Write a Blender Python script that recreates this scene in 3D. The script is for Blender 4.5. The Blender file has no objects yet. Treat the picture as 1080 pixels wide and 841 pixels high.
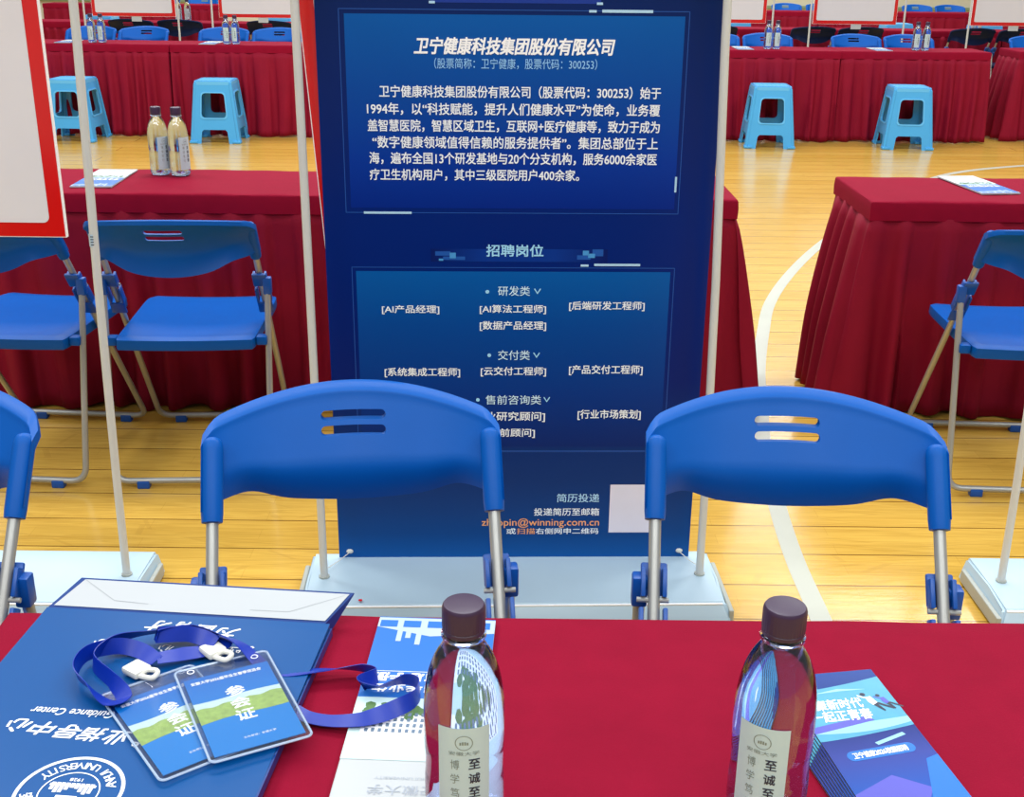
import bpy, bmesh, math, random
from mathutils import Vector, Matrix, Euler
random.seed(7)
R = math.radians
scene = bpy.context.scene
COL = scene.collection

# ------------------------------------------------------------------ camera, world, lights, exposure
cam_d = bpy.data.cameras.new('camera')
cam = bpy.data.objects.new('camera', cam_d); COL.objects.link(cam)
cam_d.sensor_fit = 'HORIZONTAL'; cam_d.sensor_width = 36.0
cam_d.lens = 1250.0 / 1080.0 * 36.0
cam_d.clip_start = 0.05; cam_d.clip_end = 200
PITCH, ROLL = R(20.57), 0.011
cam.matrix_world = (Matrix.Translation((0, 0, 1.484)) @ Matrix.Rotation(R(90) - PITCH, 4, 'X')
                    @ Matrix.Rotation(ROLL, 4, 'Z'))
scene.camera = cam
scene.cycles.max_bounces = 24; scene.cycles.transmission_bounces = 20; scene.cycles.transparent_max_bounces = 24

scene.view_settings.view_transform = 'Standard'
scene.view_settings.look = 'None'
scene.view_settings.exposure = 0.0
scene.view_settings.gamma = 1.0
scene.view_settings.use_curve_mapping = False

world = bpy.data.worlds.new('world'); scene.world = world
world.use_nodes = True
wb = world.node_tree.nodes['Background']
wb.inputs['Color'].default_value = (0.93, 0.97, 1.0, 1)
wb.inputs['Strength'].default_value = 0.36

def area(name, loc, size, energy, color=(0.97, 0.99, 1.0), aim=None):
    l = bpy.data.lights.new(name, 'AREA'); l.shape = 'RECTANGLE'
    l.size, l.size_y = size; l.energy = energy; l.color = color
    o = bpy.data.objects.new(name, l); COL.objects.link(o); o.location = loc
    if aim:
        o.rotation_euler = (Vector(aim) - Vector(loc)).to_track_quat('-Z', 'Y').to_euler()
    return o
# rows of gym ceiling lamps
for yy, e in ((-4.0, 240), (0.4, 105), (5.6, 280), (13.0, 250), (19.5, 260)):
    for xx in (-5.0, 0.0, 5.0):
        area('gym_lamp', (xx, yy, 7.0), (3.4, 2.0), e)

# ------------------------------------------------------------------ materials
def lin(c):
    c = c / 255.0
    return c / 12.92 if c <= 0.04045 else ((c + 0.055) / 1.055) ** 2.4
def rgb(c): return (lin(c[0]), lin(c[1]), lin(c[2]), 1.0)

MATS = {}
def mat(name, c, rough=0.5, metal=0.0, spec=0.5, coat=0.0, var=0.05, scale=12.0, bump=0.0, bscale=60.0, sheen=0.0):
    """procedural material: a base colour with a soft noise variation and optional noise bump"""
    if name in MATS: return MATS[name]
    m = bpy.data.materials.new(name); m.use_nodes = True
    nt = m.node_tree; b = nt.nodes['Principled BSDF']
    tc = nt.nodes.new('ShaderNodeTexCoord')
    n = nt.nodes.new('ShaderNodeTexNoise'); n.inputs['Scale'].default_value = scale
    n.inputs['Detail'].default_value = 3
    nt.links.new(tc.outputs['Object'], n.inputs['Vector'])
    mx = nt.nodes.new('ShaderNodeMix'); mx.data_type = 'RGBA'
    a = rgb(c)
    mx.inputs['A'].default_value = tuple(max(0, v * (1 - var)) for v in a[:3]) + (1,)
    mx.inputs['B'].default_value = tuple(min(1, v * (1 + var)) for v in a[:3]) + (1,)
    nt.links.new(n.outputs['Fac'], mx.inputs['Factor'])
    nt.links.new(mx.outputs['Result'], b.inputs['Base Color'])
    b.inputs['Roughness'].default_value = rough
    b.inputs['Metallic'].default_value = metal
    b.inputs['Specular IOR Level'].default_value = spec
    b.inputs['Coat Weight'].default_value = coat
    if coat: b.inputs['Coat Roughness'].default_value = 0.12
    if sheen:
        b.inputs['Sheen Weight'].default_value = sheen
        b.inputs['Sheen Roughness'].default_value = 0.4
        b.inputs['Sheen Tint'].default_value = a
    if bump:
        n2 = nt.nodes.new('ShaderNodeTexNoise'); n2.inputs['Scale'].default_value = bscale
        n2.inputs['Detail'].default_value = 4
        nt.links.new(tc.outputs['Object'], n2.inputs['Vector'])
        bp = nt.nodes.new('ShaderNodeBump'); bp.inputs['Strength'].default_value = bump
        bp.inputs['Distance'].default_value = 0.01
        nt.links.new(n2.outputs['Fac'], bp.inputs['Height'])
        nt.links.new(bp.outputs['Normal'], b.inputs['Normal'])
    MATS[name] = m
    return m

def clear_mat(name, c, ior, rough=0.02, alpha=1.0):
    if name in MATS: return MATS[name]
    m = bpy.data.materials.new(name); m.use_nodes = True
    b = m.node_tree.nodes['Principled BSDF']
    b.inputs['Base Color'].default_value = c
    b.inputs['Transmission Weight'].default_value = 1.0
    b.inputs['IOR'].default_value = ior
    b.inputs['Roughness'].default_value = rough
    b.inputs['Alpha'].default_value = alpha
    MATS[name] = m
    return m

def gradient_mat(name, stops, axis, lo, hi, rough=0.35, spec=0.22):
    """printed gradient along one object axis (the design of a print)"""
    m = bpy.data.materials.new(name); m.use_nodes = True
    nt = m.node_tree; b = nt.nodes['Principled BSDF']
    tc = nt.nodes.new('ShaderNodeTexCoord'); sp = nt.nodes.new('ShaderNodeSeparateXYZ')
    nt.links.new(tc.outputs['Object'], sp.inputs[0])
    mr = nt.nodes.new('ShaderNodeMapRange')
    mr.inputs['From Min'].default_value = lo; mr.inputs['From Max'].default_value = hi
    nt.links.new(sp.outputs[axis], mr.inputs['Value'])
    cr = nt.nodes.new('ShaderNodeValToRGB')
    els = cr.color_ramp.elements
    els[0].position, els[0].color = stops[0][0], rgb(stops[0][1])
    els[1].position, els[1].color = stops[-1][0], rgb(stops[-1][1])
    for p, c in stops[1:-1]:
        e = els.new(p); e.color = rgb(c)
    nt.links.new(mr.outputs['Result'], cr.inputs['Fac'])
    nt.links.new(cr.outputs['Color'], b.inputs['Base Color'])
    b.inputs['Roughness'].default_value = rough
    b.inputs['Specular IOR Level'].default_value = spec
    MATS[name] = m
    return m

M_CLOTH = mat('red_cloth', (136, 10, 42), 0.85, spec=0.10, var=0.10, scale=25, bump=0.12, bscale=420, sheen=0.08)
M_SKIRT = mat('red_skirt', (134, 8, 40), 0.75, spec=0.2, var=0.12, scale=9, bump=0.10, bscale=300, sheen=0.04)
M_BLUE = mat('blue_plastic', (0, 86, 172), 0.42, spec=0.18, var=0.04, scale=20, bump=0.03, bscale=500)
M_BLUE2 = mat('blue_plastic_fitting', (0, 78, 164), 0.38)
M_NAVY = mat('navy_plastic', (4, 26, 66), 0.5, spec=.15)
M_STEEL = mat('grey_tube', (172, 173, 168), 0.38, metal=0.5, var=0.04)
M_STOOL = mat('sky_blue_plastic', (72, 168, 230), 0.35, var=0.04)
M_STOOLRIM = mat('sky_blue_rim', (96, 186, 242), 0.35)
M_POLE = mat('white_pole', (206, 208, 204), 0.35, var=0.04)
M_BASE = mat('white_tray_plastic', (178, 202, 216), 0.35, var=0.03)
M_BASEEND = mat('tray_end_plastic', (168, 172, 164), 0.5)
M_RED = mat('red_frame', (214, 22, 20), 0.18, spec=0.6, coat=0.4)
M_BOARD = mat('whiteboard', (226, 224, 228), 0.3, var=0.02)
M_WHITE = mat('white_print', (252, 253, 255), 0.5, spec=.2, var=0.01)
M_PAPER = mat('white_paper', (188, 192, 194), 0.6, var=0.02)
M_CAP = mat('purple_brown_cap', (54, 32, 62), 0.38, var=0.08)
M_BAG = mat('bag_blue', (0, 76, 140), 0.32, spec=0.25, var=0.04, scale=6)
M_BAGSIDE = mat('bag_blue_side', (8, 56, 128), 0.35)
M_RIBBON = mat('lanyard_blue', (2, 44, 158), 0.38, var=0.10, scale=40, sheen=0.2)
M_CLIP = mat('clip_ivory', (222, 220, 210), 0.4)
M_CARDBLUE = mat('card_blue', (12, 122, 196), 0.35, var=0.03)
M_DARK = mat('dark_void', (12, 12, 16), 0.8)
M_PET = clear_mat('pet_clear', (0.76, 0.84, 1.0, 1), 1.42)
M_WATER = clear_mat('water', (0.97, 0.985, 1.0, 1), 1.33, 0.0)
def thin_mat(name, c, refl):
    m = bpy.data.materials.new(name); m.use_nodes = True; nt = m.node_tree
    for n in list(nt.nodes): nt.nodes.remove(n)
    out = nt.nodes.new('ShaderNodeOutputMaterial'); mix = nt.nodes.new('ShaderNodeMixShader')
    tr = nt.nodes.new('ShaderNodeBsdfTransparent'); tr.inputs[0].default_value = c
    gl = nt.nodes.new('ShaderNodeBsdfGlossy'); gl.inputs['Roughness'].default_value = .06
    lw = nt.nodes.new('ShaderNodeLayerWeight'); lw.inputs['Blend'].default_value = refl
    nt.links.new(lw.outputs['Facing'], mix.inputs[0]); nt.links.new(tr.outputs[0], mix.inputs[1]); nt.links.new(gl.outputs[0], mix.inputs[2])
    nt.links.new(mix.outputs[0], out.inputs[0]); return m
M_PVC = thin_mat('pvc_sleeve', (0.97, 0.98, 1.0, 1), 0.10)
M_LABEL = mat('bottle_label', (186, 210, 214), 0.45, var=0.03)
M_LABELW = mat('bottle_label_print', (40, 44, 66), 0.5)
M_LABELG = mat('bottle_label_faint', (128, 140, 132), 0.5)

# ------------------------------------------------------------------ object helpers
def tag(o, label=None, cat=None, group=None, kind=None):
    if label: o['label'] = label
    if cat: o['category'] = cat
    if group: o['group'] = group
    if kind: o['kind'] = kind
    return o

def empty(name, loc=(0, 0, 0), rz=0.0):
    o = bpy.data.objects.new(name, None); COL.objects.link(o)
    o.location = loc; o.rotation_euler = (0, 0, rz); o.empty_display_size = 0.05
    return o

def link(name, bm, m, parent=None, smooth=False, angle=35):
    me = bpy.data.meshes.new(name)
    bmesh.ops.recalc_face_normals(bm, faces=bm.faces)
    bm.to_mesh(me); bm.free()
    if isinstance(m, (list, tuple)):
        for q in m: me.materials.append(q)
    else: me.materials.append(m)
    if smooth:
        me.shade_smooth()
        try: me.set_sharp_from_angle(angle=R(angle))
        except Exception: pass
    o = bpy.data.objects.new(name, me); COL.objects.link(o)
    if parent: o.parent = parent
    return o

def link_flat(name, bm, m, parent=None):
    """like link() but leaves normals as built (printed layers)"""
    me = bpy.data.meshes.new(name); bm.to_mesh(me); bm.free(); me.materials.append(m)
    o = bpy.data.objects.new(name, me); COL.objects.link(o)
    if parent: o.parent = parent
    return o

def copy_tree(o, parent=None):
    c = o.copy(); COL.objects.link(c)
    if parent: c.parent = parent
    for ch in list(o.children): copy_tree(ch, c)
    return c

def box(bm, c, s, bev=0.0, rot=None, seg=2):
    r = bmesh.ops.create_cube(bm, size=1.0)
    vs = r['verts']
    bmesh.ops.scale(bm, vec=s, verts=vs)
    if bev > 0:
        es = list({e for v in vs for e in v.link_edges})
        rb = bmesh.ops.bevel(bm, geom=es, offset=bev, segments=seg, profile=0.5, affect='EDGES')
        vs = list({v for f in rb['faces'] for v in f.verts} | {v for v in vs if v.is_valid})
    if rot is not None: bmesh.ops.rotate(bm, cent=(0, 0, 0), matrix=rot, verts=vs)
    bmesh.ops.translate(bm, vec=c, verts=vs)
    return vs

def fillet(pts, r, n=6):
    pts = [Vector(p) for p in pts]; out = [pts[0]]
    for i in range(1, len(pts) - 1):
        a, b, c = pts[i - 1], pts[i], pts[i + 1]
        u, w = (a - b).normalized(), (c - b).normalized()
        t = min(r, (a - b).length * .45, (c - b).length * .45)
        p0, p2 = b + u * t, b + w * t
        for k in range(n + 1):
            s = k / n
            out.append(p0 * (1 - s) ** 2 + b * 2 * s * (1 - s) + p2 * s * s)
    out.append(pts[-1]); return out

def tube(bm, pts, r, seg=12, cap=True):
    pts = [Vector(p) for p in pts]
    rr = r if isinstance(r, (list, tuple)) else [r] * len(pts)
    t0 = (pts[1] - pts[0]).normalized()
    nrm = t0.orthogonal().normalized(); rings = []
    for i, p in enumerate(pts):
        if i == 0: t = t0
        elif i == len(pts) - 1: t = (pts[i] - pts[i - 1]).normalized()
        else: t = ((pts[i + 1] - pts[i]).normalized() + (pts[i] - pts[i - 1]).normalized()).normalized()
        nrm = (nrm - t * nrm.dot(t)).normalized(); bn = t.cross(nrm)
        rings.append([bm.verts.new(p + (nrm * math.cos(2 * math.pi * k / seg) + bn * math.sin(2 * math.pi * k / seg)) * rr[i]) for k in range(seg)])
    for a, b in zip(rings, rings[1:]):
        for k in range(seg):
            bm.faces.new((a[k], a[(k + 1) % seg], b[(k + 1) % seg], b[k]))
    if cap:
        bm.faces.new(rings[0][::-1]); bm.faces.new(rings[-1])

def lathe(bm, prof, seg=40, cap=True, c=(0, 0)):
    rings = []
    for r, z in prof:
        rings.append([bm.verts.new((c[0] + r * math.cos(2 * math.pi * k / seg), c[1] + r * math.sin(2 * math.pi * k / seg), z)) for k in range(seg)])
    for a, b in zip(rings, rings[1:]):
        for k in range(seg):
            bm.faces.new((a[k], a[(k + 1) % seg], b[(k + 1) % seg], b[k]))
    if cap:
        bm.faces.new(rings[0][::-1]); bm.faces.new(rings[-1])

def prism(bm, poly, z0, z1, f=lambda x, y, z: (x, y, z)):
    a = [bm.verts.new(f(x, y, z0)) for x, y in poly]; b = [bm.verts.new(f(x, y, z1)) for x, y in poly]
    n = len(poly)
    bm.faces.new(a[::-1]); bm.faces.new(b)
    for i in range(n): bm.faces.new((a[i], a[(i + 1) % n], b[(i + 1) % n], b[i]))

def rrect(x0, y0, x1, y1, r, n=5):
    out = []
    for cx, cy, a0 in ((x1 - r, y1 - r, 0), (x0 + r, y1 - r, 90), (x0 + r, y0 + r, 180), (x1 - r, y0 + r, 270)):
        for k in range(n + 1):
            a = R(a0 + 90 * k / n); out.append((cx + r * math.cos(a), cy + r * math.sin(a)))
    return out

def poly(bm, pts, f):
    return bm.faces.new([bm.verts.new(f(*p)) for p in pts])

# text as filled outlines (Blender's built-in font)
_TX = {}
def text_mesh(s, bold=0.0):
    k = (s, bold)
    if k in _TX: return _TX[k]
    c = bpy.data.curves.new('lettering', 'FONT'); c.body = s; c.resolution_u = 3; c.offset = bold
    o = bpy.data.objects.new('lettering', c); COL.objects.link(o)
    bpy.context.view_layer.update()
    me = bpy.data.meshes.new_from_object(o.evaluated_get(bpy.context.evaluated_depsgraph_get()))
    vs = [(v.co.x, v.co.y) for v in me.vertices]; fs = [tuple(p.vertices) for p in me.polygons]
    bpy.data.objects.remove(o); bpy.data.curves.remove(c); bpy.data.meshes.remove(me)
    x0 = min(v[0] for v in vs); x1 = max(v[0] for v in vs); y0 = min(v[1] for v in vs); y1 = max(v[1] for v in vs)
    vs = [((x - x0) / (x1 - x0), (y - y0) / (y1 - y0)) for x, y in vs]
    _TX[k] = (vs, fs, (x1 - x0) / (y1 - y0)); return _TX[k]

def text(bm, s, x0, y0, x1, y1, f, bold=0.0, shear=0.0, flip=False):
    """write s into the rectangle; flip turns it by 180 degrees; f maps the plane into space"""
    vs, fs, _ = text_mesh(s)
    h = (y1 - y0) * bold
    xm, ym = (x0 + x1) / 2, (y0 + y1) / 2; e = (y1 - y0) * .01
    o0 = Vector(f(xm, ym)); nv = (Vector(f(xm + e, ym)) - o0).cross(Vector(f(xm, ym + e)) - o0).normalized()
    for ci, (dx, dy) in enumerate(((-h, -h), (h, -h), (-h, h), (h, h)) if bold else ((0, 0),)):
        out = []
        for a, b in vs:
            if flip: a, b = 1 - a, 1 - b
            x = x0 + (x1 - x0) * a + shear * (y1 - y0) * (b - .5); y = y0 + (y1 - y0) * b
            out.append(bm.verts.new(Vector(f(x + dx, y + dy)) + nv * (ci * 4e-5)))
        for p in fs:
            try: bm.faces.new([out[i] for i in p])
            except ValueError: pass

# ------------------------------------------------------------------ structure: floor, far wall
def make_floor():
    m = bpy.data.materials.new('court_wood'); m.use_nodes = True
    nt = m.node_tree; b = nt.nodes['Principled BSDF']
    tc = nt.nodes.new('ShaderNodeTexCoord')
    mp = nt.nodes.new('ShaderNodeMapping'); mp.inputs['Location'].default_value = (0.37, 0.012, 0)
    nt.links.new(tc.outputs['Object'], mp.inputs['Vector'])
    br = nt.nodes.new('ShaderNodeTexBrick')
    br.inputs['Scale'].default_value = 1.0; br.offset = 0.38; br.offset_frequency = 3
    br.inputs['Brick Width'].default_value = 7.3; br.inputs['Row Height'].default_value = 0.1655
    br.inputs['Mortar Size'].default_value = 0.0024; br.inputs['Mortar Smooth'].default_value = 0.1
    br.inputs['Bias'].default_value = 0.0
    br.inputs['Color1'].default_value = rgb((218, 174, 76)); br.inputs['Color2'].default_value = rgb((227, 186, 90))
    br.inputs['Mortar'].default_value = rgb((120, 84, 30))
    nt.links.new(mp.outputs['Vector'], br.inputs['Vector'])
    # narrower strips inside each board
    br2 = nt.nodes.new('ShaderNodeTexBrick'); br2.inputs['Scale'].default_value = 1.0
    br2.inputs['Brick Width'].default_value = 0.62; br2.inputs['Row Height'].default_value = 0.1655 / 3
    br2.inputs['Mortar Size'].default_value = 0.0006
    br2.inputs['Color1'].default_value = (1, 1, 1, 1); br2.inputs['Color2'].default_value = (0.93, 0.92, 0.88, 1)
    br2.inputs['Mortar'].default_value = (0.78, 0.72, 0.6, 1)
    nt.links.new(mp.outputs['Vector'], br2.inputs['Vector'])
    mul = nt.nodes.new('ShaderNodeMix'); mul.data_type = 'RGBA'; mul.blend_type = 'MULTIPLY'
    mul.inputs['Factor'].default_value = 0.85
    nt.links.new(br.outputs['Color'], mul.inputs['A']); nt.links.new(br2.outputs['Color'], mul.inputs['B'])
    # grain and scuffs
    mp2 = nt.nodes.new('ShaderNodeMapping'); mp2.inputs['Scale'].default_value = (3.0, 42.0, 1)
    nt.links.new(tc.outputs['Object'], mp2.inputs['Vector'])
    n = nt.nodes.new('ShaderNodeTexNoise'); n.inputs['Scale'].default_value = 1.6; n.inputs['Detail'].default_value = 6
    n.inputs['Distortion'].default_value = 1.2
    nt.links.new(mp2.outputs['Vector'], n.inputs['Vector'])
    cr = nt.nodes.new('ShaderNodeValToRGB')
    cr.color_ramp.elements[0].position = 0.30; cr.color_ramp.elements[0].color = (0.80, 0.74, 0.60, 1)
    cr.color_ramp.elements[1].position = 0.62; cr.color_ramp.elements[1].color = (1, 1, 1, 1)
    nt.links.new(n.outputs['Fac'], cr.inputs['Fac'])
    mul2 = nt.nodes.new('ShaderNodeMix'); mul2.data_type = 'RGBA'; mul2.blend_type = 'MULTIPLY'
    mul2.inputs['Factor'].default_value = 0.8
    nt.links.new(mul.outputs['Result'], mul2.inputs['A']); nt.links.new(cr.outputs['Color'], mul2.inputs['B'])
    # fine criss-cross scratches: thin lines where a warped distance field crosses a level
    prev = mul2.outputs['Result']
    for sc, ang, seedv in ((7.0, 35, 2.0), (9.0, -50, 9.0), (5.0, 80, 17.0)):
        mp3 = nt.nodes.new('ShaderNodeMapping'); mp3.inputs['Scale'].default_value = (0.35, 3.4, 1)
        mp3.inputs['Rotation'].default_value = (0, 0, R(ang)); mp3.inputs['Location'].default_value = (seedv, seedv * .7, 0)
        nt.links.new(tc.outputs['Object'], mp3.inputs['Vector'])
        vz = nt.nodes.new('ShaderNodeTexVoronoi'); vz.feature = 'DISTANCE_TO_EDGE'; vz.inputs['Scale'].default_value = sc * .55
        nt.links.new(mp3.outputs['Vector'], vz.inputs['Vector'])
        lt = nt.nodes.new('ShaderNodeMath'); lt.operation = 'LESS_THAN'; lt.inputs[1].default_value = 0.010
        nt.links.new(vz.outputs['Distance'], lt.inputs[0])
        nn = nt.nodes.new('ShaderNodeTexNoise'); nn.inputs['Scale'].default_value = 1.4
        nt.links.new(tc.outputs['Object'], nn.inputs['Vector'])
        gt = nt.nodes.new('ShaderNodeMath'); gt.operation = 'MULTIPLY'
        nt.links.new(lt.outputs[0], gt.inputs[0]); nt.links.new(nn.outputs['Fac'], gt.inputs[1])
        sc_ = nt.nodes.new('ShaderNodeMath'); sc_.operation = 'MULTIPLY'; sc_.inputs[1].default_value = 0.28
        nt.links.new(gt.outputs[0], sc_.inputs[0])
        mx = nt.nodes.new('ShaderNodeMix'); mx.data_type = 'RGBA'
        mx.inputs['B'].default_value = rgb((150, 108, 40))
        nt.links.new(sc_.outputs[0], mx.inputs['Factor']); nt.links.new(prev, mx.inputs['A'])
        prev = mx.outputs['Result']
    nt.links.new(prev, b.inputs['Base Color'])
    b.inputs['Roughness'].default_value = 0.20
    b.inputs['Specular IOR Level'].default_value = 0.5
    b.inputs['Coat Weight'].default_value = 0.18; b.inputs['Coat Roughness'].default_value = 0.12
    bp = nt.nodes.new('ShaderNodeBump'); bp.inputs['Strength'].default_value = 0.12; bp.inputs['Distance'].default_value = 0.004
    nt.links.new(n.outputs['Fac'], bp.inputs['Height']); nt.links.new(bp.outputs['Normal'], b.inputs['Normal'])
    bm = bmesh.new()
    box(bm, (0, 12, -0.05), (40, 32, 0.1))
    o = link('floor', bm, m); tag(o, kind='structure')

    # curved court line painted on the boards
    P = [(0.735, 1.6), (0.735, 2.1), (0.745, 2.48), (0.748, 2.77), (0.768, 3.09), (0.81, 3.5), (0.875, 3.9), (0.945, 4.3),
         (1.058, 4.79), (1.174, 5.23), (1.373, 5.75), (1.643, 6.33), (1.98, 6.95), (2.38, 7.65), (2.83, 8.33), (3.286, 8.83), (3.91, 9.17), (4.7, 9.42), (5.6, 9.55)]
    fine = []
    for i in range(len(P) - 1):
        p0 = Vector(P[max(0, i - 1)]); p1 = Vector(P[i]); p2 = Vector(P[i + 1]); p3 = Vector(P[min(len(P) - 1, i + 2)])
        for k in range(6):
            t = k / 6
            fine.append(0.5 * ((2 * p1) + (p2 - p0) * t + (2 * p0 - 5 * p1 + 4 * p2 - p3) * t * t + (3 * p1 - p0 - 3 * p2 + p3) * t ** 3))
    bm = bmesh.new(); prevv = None
    for i, p in enumerate(fine):
        q = fine[min(i + 1, len(fine) - 1)] - fine[max(0, i - 1)]
        nrm = Vector((-q.y, q.x)).normalized() * 0.026
        cur = (bm.verts.new((p.x + nrm.x, p.y + nrm.y, 0.0008)), bm.verts.new((p.x - nrm.x, p.y - nrm.y, 0.0008)))
        if prevv: bm.faces.new((prevv[1], cur[1], cur[0], prevv[0]))
        prevv = cur
    lm = mat('court_line_white', (182, 184, 170), 0.35, var=0.06, scale=8)
    tag(link('trim_1', bm, lm), kind='structure')

    bm = bmesh.new(); box(bm, (0, 27.0, 2.5), (40, 0.2, 5.0))
    tag(link('wall_back', bm, mat('cream_wall', (236, 228, 200), 0.7)), kind='structure')
    bm = bmesh.new(); box(bm, (0, 26.86, 0.47), (40, 0.08, 0.06), 0.01)
    tag(link('trim_2', bm, mat('green_rail', (150, 170, 130), 0.6)), kind='structure')
make_floor()

# ------------------------------------------------------------------ skirted tables
def make_table(x0, x1, y0, y1, sides, flare, label, seed, group=None, yaw=0.0, name='skirted_table'):
    """cloth-covered table; sides lists which of n(ear) f(ar) l(eft) r(ight) carry the pleated skirt; flare: outward spread per side"""
    rnd = random.Random(seed)
    cx, cy = (x0 + x1) / 2, (y0 + y1) / 2; L, W = (x1 - x0), (y1 - y0)
    root = empty(name, (cx, cy, 0), yaw)
    tag(root, label, 'table', group)
    hx, hy = L / 2, W / 2
    # top cloth with drop band: a grid slab with soft wrinkles and rounded edges
    bm = bmesh.new()
    nx, ny = 40, 16
    def hz(x, y):
        return 0.75 + 0.0012 * math.sin(x * 9 + seed) * math.sin(y * 11 + seed * 2) + 0.0008 * math.sin(x * 31 + y * 7 + seed)
    top = [[bm.verts.new((-hx + L * i / nx, -hy + W * j / ny, hz(-hx + L * i / nx, -hy + W * j / ny))) for i in range(nx + 1)] for j in range(ny + 1)]
    for j in range(ny):
        for i in range(nx): bm.faces.new((top[j][i], top[j][i + 1], top[j + 1][i + 1], top[j + 1][i]))
    ring = [(i, 0) for i in range(nx)] + [(nx, j) for j in range(ny)] + [(i, ny) for i in range(nx, 0, -1)] + [(0, j) for j in range(ny, 0, -1)]
    prev = [top[j][i] for i, j in ring]
    for dz, off in ((0.002, 0.004), (0.007, 0.006), (0.030, 0.007), (0.062, 0.006), (0.064, 0.002)):
        cur = []
        for (i, j) in ring:
            v = top[j][i].co
            ox = off * (1 if i == nx else -1 if i == 0 else 0); oy = off * (1 if j == ny else -1 if j == 0 else 0)
            w = 0.0012 * math.sin(v.x * 23 + v.y * 17 + seed) * (1 if dz > .02 else 0)
            cur.append(bm.verts.new((v.x + ox * (1 + w * 100), v.y + oy * (1 + w * 100), 0.75 - dz)))
        n = len(ring)
        for k in range(n): bm.faces.new((prev[k], cur[k], cur[(k + 1) % n], prev[(k + 1) % n]))
        prev = cur
    bm.faces.new(prev[::-1])
    link('tablecloth', bm, M_CLOTH, root, smooth=True, angle=50)
    # pleated skirt
    loop = []
    step = 0.006
    def seg(p, q, side):
        d = Vector(q) - Vector(p); n = max(2, int(d.length / step))
        return [(Vector(p) + d * k / n, side) for k in range(n)]
    corners = {'n': ((-hx, -hy), (hx, -hy)), 'r': ((hx, -hy), (hx, hy)), 'f': ((hx, hy), (-hx, hy)), 'l': ((-hx, hy), (-hx, -hy))}
    order = [s for s in 'lnrf' if s in sides]
    for s in order: loop += seg(*corners[s], s)
    if 'f' not in sides: loop.append((Vector(corners[order[-1]][1]), order[-1]))
    closed = len(sides) == 4
    nrm = {'n': Vector((0, -1)), 'f': Vector((0, 1)), 'l': Vector((-1, 0)), 'r': Vector((1, 0))}
    # pleat phase runs at an irregular pace along the hem
    ph = []; a = rnd.random() * 6; pace = 1.0
    pitch = 0.135
    for k in range(len(loop)):
        if k % 10 == 0: pace = rnd.uniform(0.45, 1.7)
        a += 2 * math.pi * step / pitch * pace; ph.append(a)
    rows = 14; vs = []
    lean = [rnd.uniform(-0.5, 0.5) for _ in range(len(loop) // 20 + 2)]
    for r in range(rows + 1):
        t = r / rows; z = 0.694 - t * 0.684; row = []
        for k, (p, s) in enumerate(loop):
            # normal blended near the corners so that the hem swings round them
            nv = Vector((0, 0))
            for q in sides:
                if q == s: w = 1.0
                else:
                    dd = {'n': p.y + hy, 'f': hy - p.y, 'l': p.x + hx, 'r': hx - p.x}[q]
                    w = max(0.0, 1 - dd / 0.05)
                nv += nrm[q] * flare.get(q, 0.02) * w
            amp = (0.004 + 0.028 * min(1, t * 1.6) ** 0.8) * (0.65 + 0.5 * abs(lean[(k // 20) % len(lean)]) * 2 * 0.7)
            wv = math.sin(ph[k] + 0.5 * math.sin(t * 3 + k * 0.013) + lean[k // 20] * t)
            wv = math.copysign(abs(wv) ** 0.7, wv)
            fold = 0.012 * t * math.sin(k * step * 11 + seed * 1.7 + 1.2 * t)
            if flare.get(s, .02) <= 0.005 and s in 'lr': amp *= .15; fold *= .15
            pos = p + nv * (t ** 0.75) + nrm[s] * (amp * wv + fold + 0.002)
            zz = z + (0.006 * math.sin(k * step * 20 + seed) if r == rows else 0)
            row.append((pos.x, pos.y, max(0.004, zz)))
        vs.append(row)
    bm = bmesh.new()
    V = [[bm.verts.new(c) for c in row] for row in vs]
    n = len(loop)
    for r in range(rows):
        for k in range(n if closed else n - 1):
            bm.faces.new((V[r][k], V[r + 1][k], V[r + 1][(k + 1) % n], V[r][(k + 1) % n]))
    sk = link('pleated_skirt', bm, M_SKIRT, root, smooth=True, angle=80)
    so = sk.modifiers.new('thickness', 'SOLIDIFY'); so.thickness = 0.0015; so.offset = -1
    return root

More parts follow.
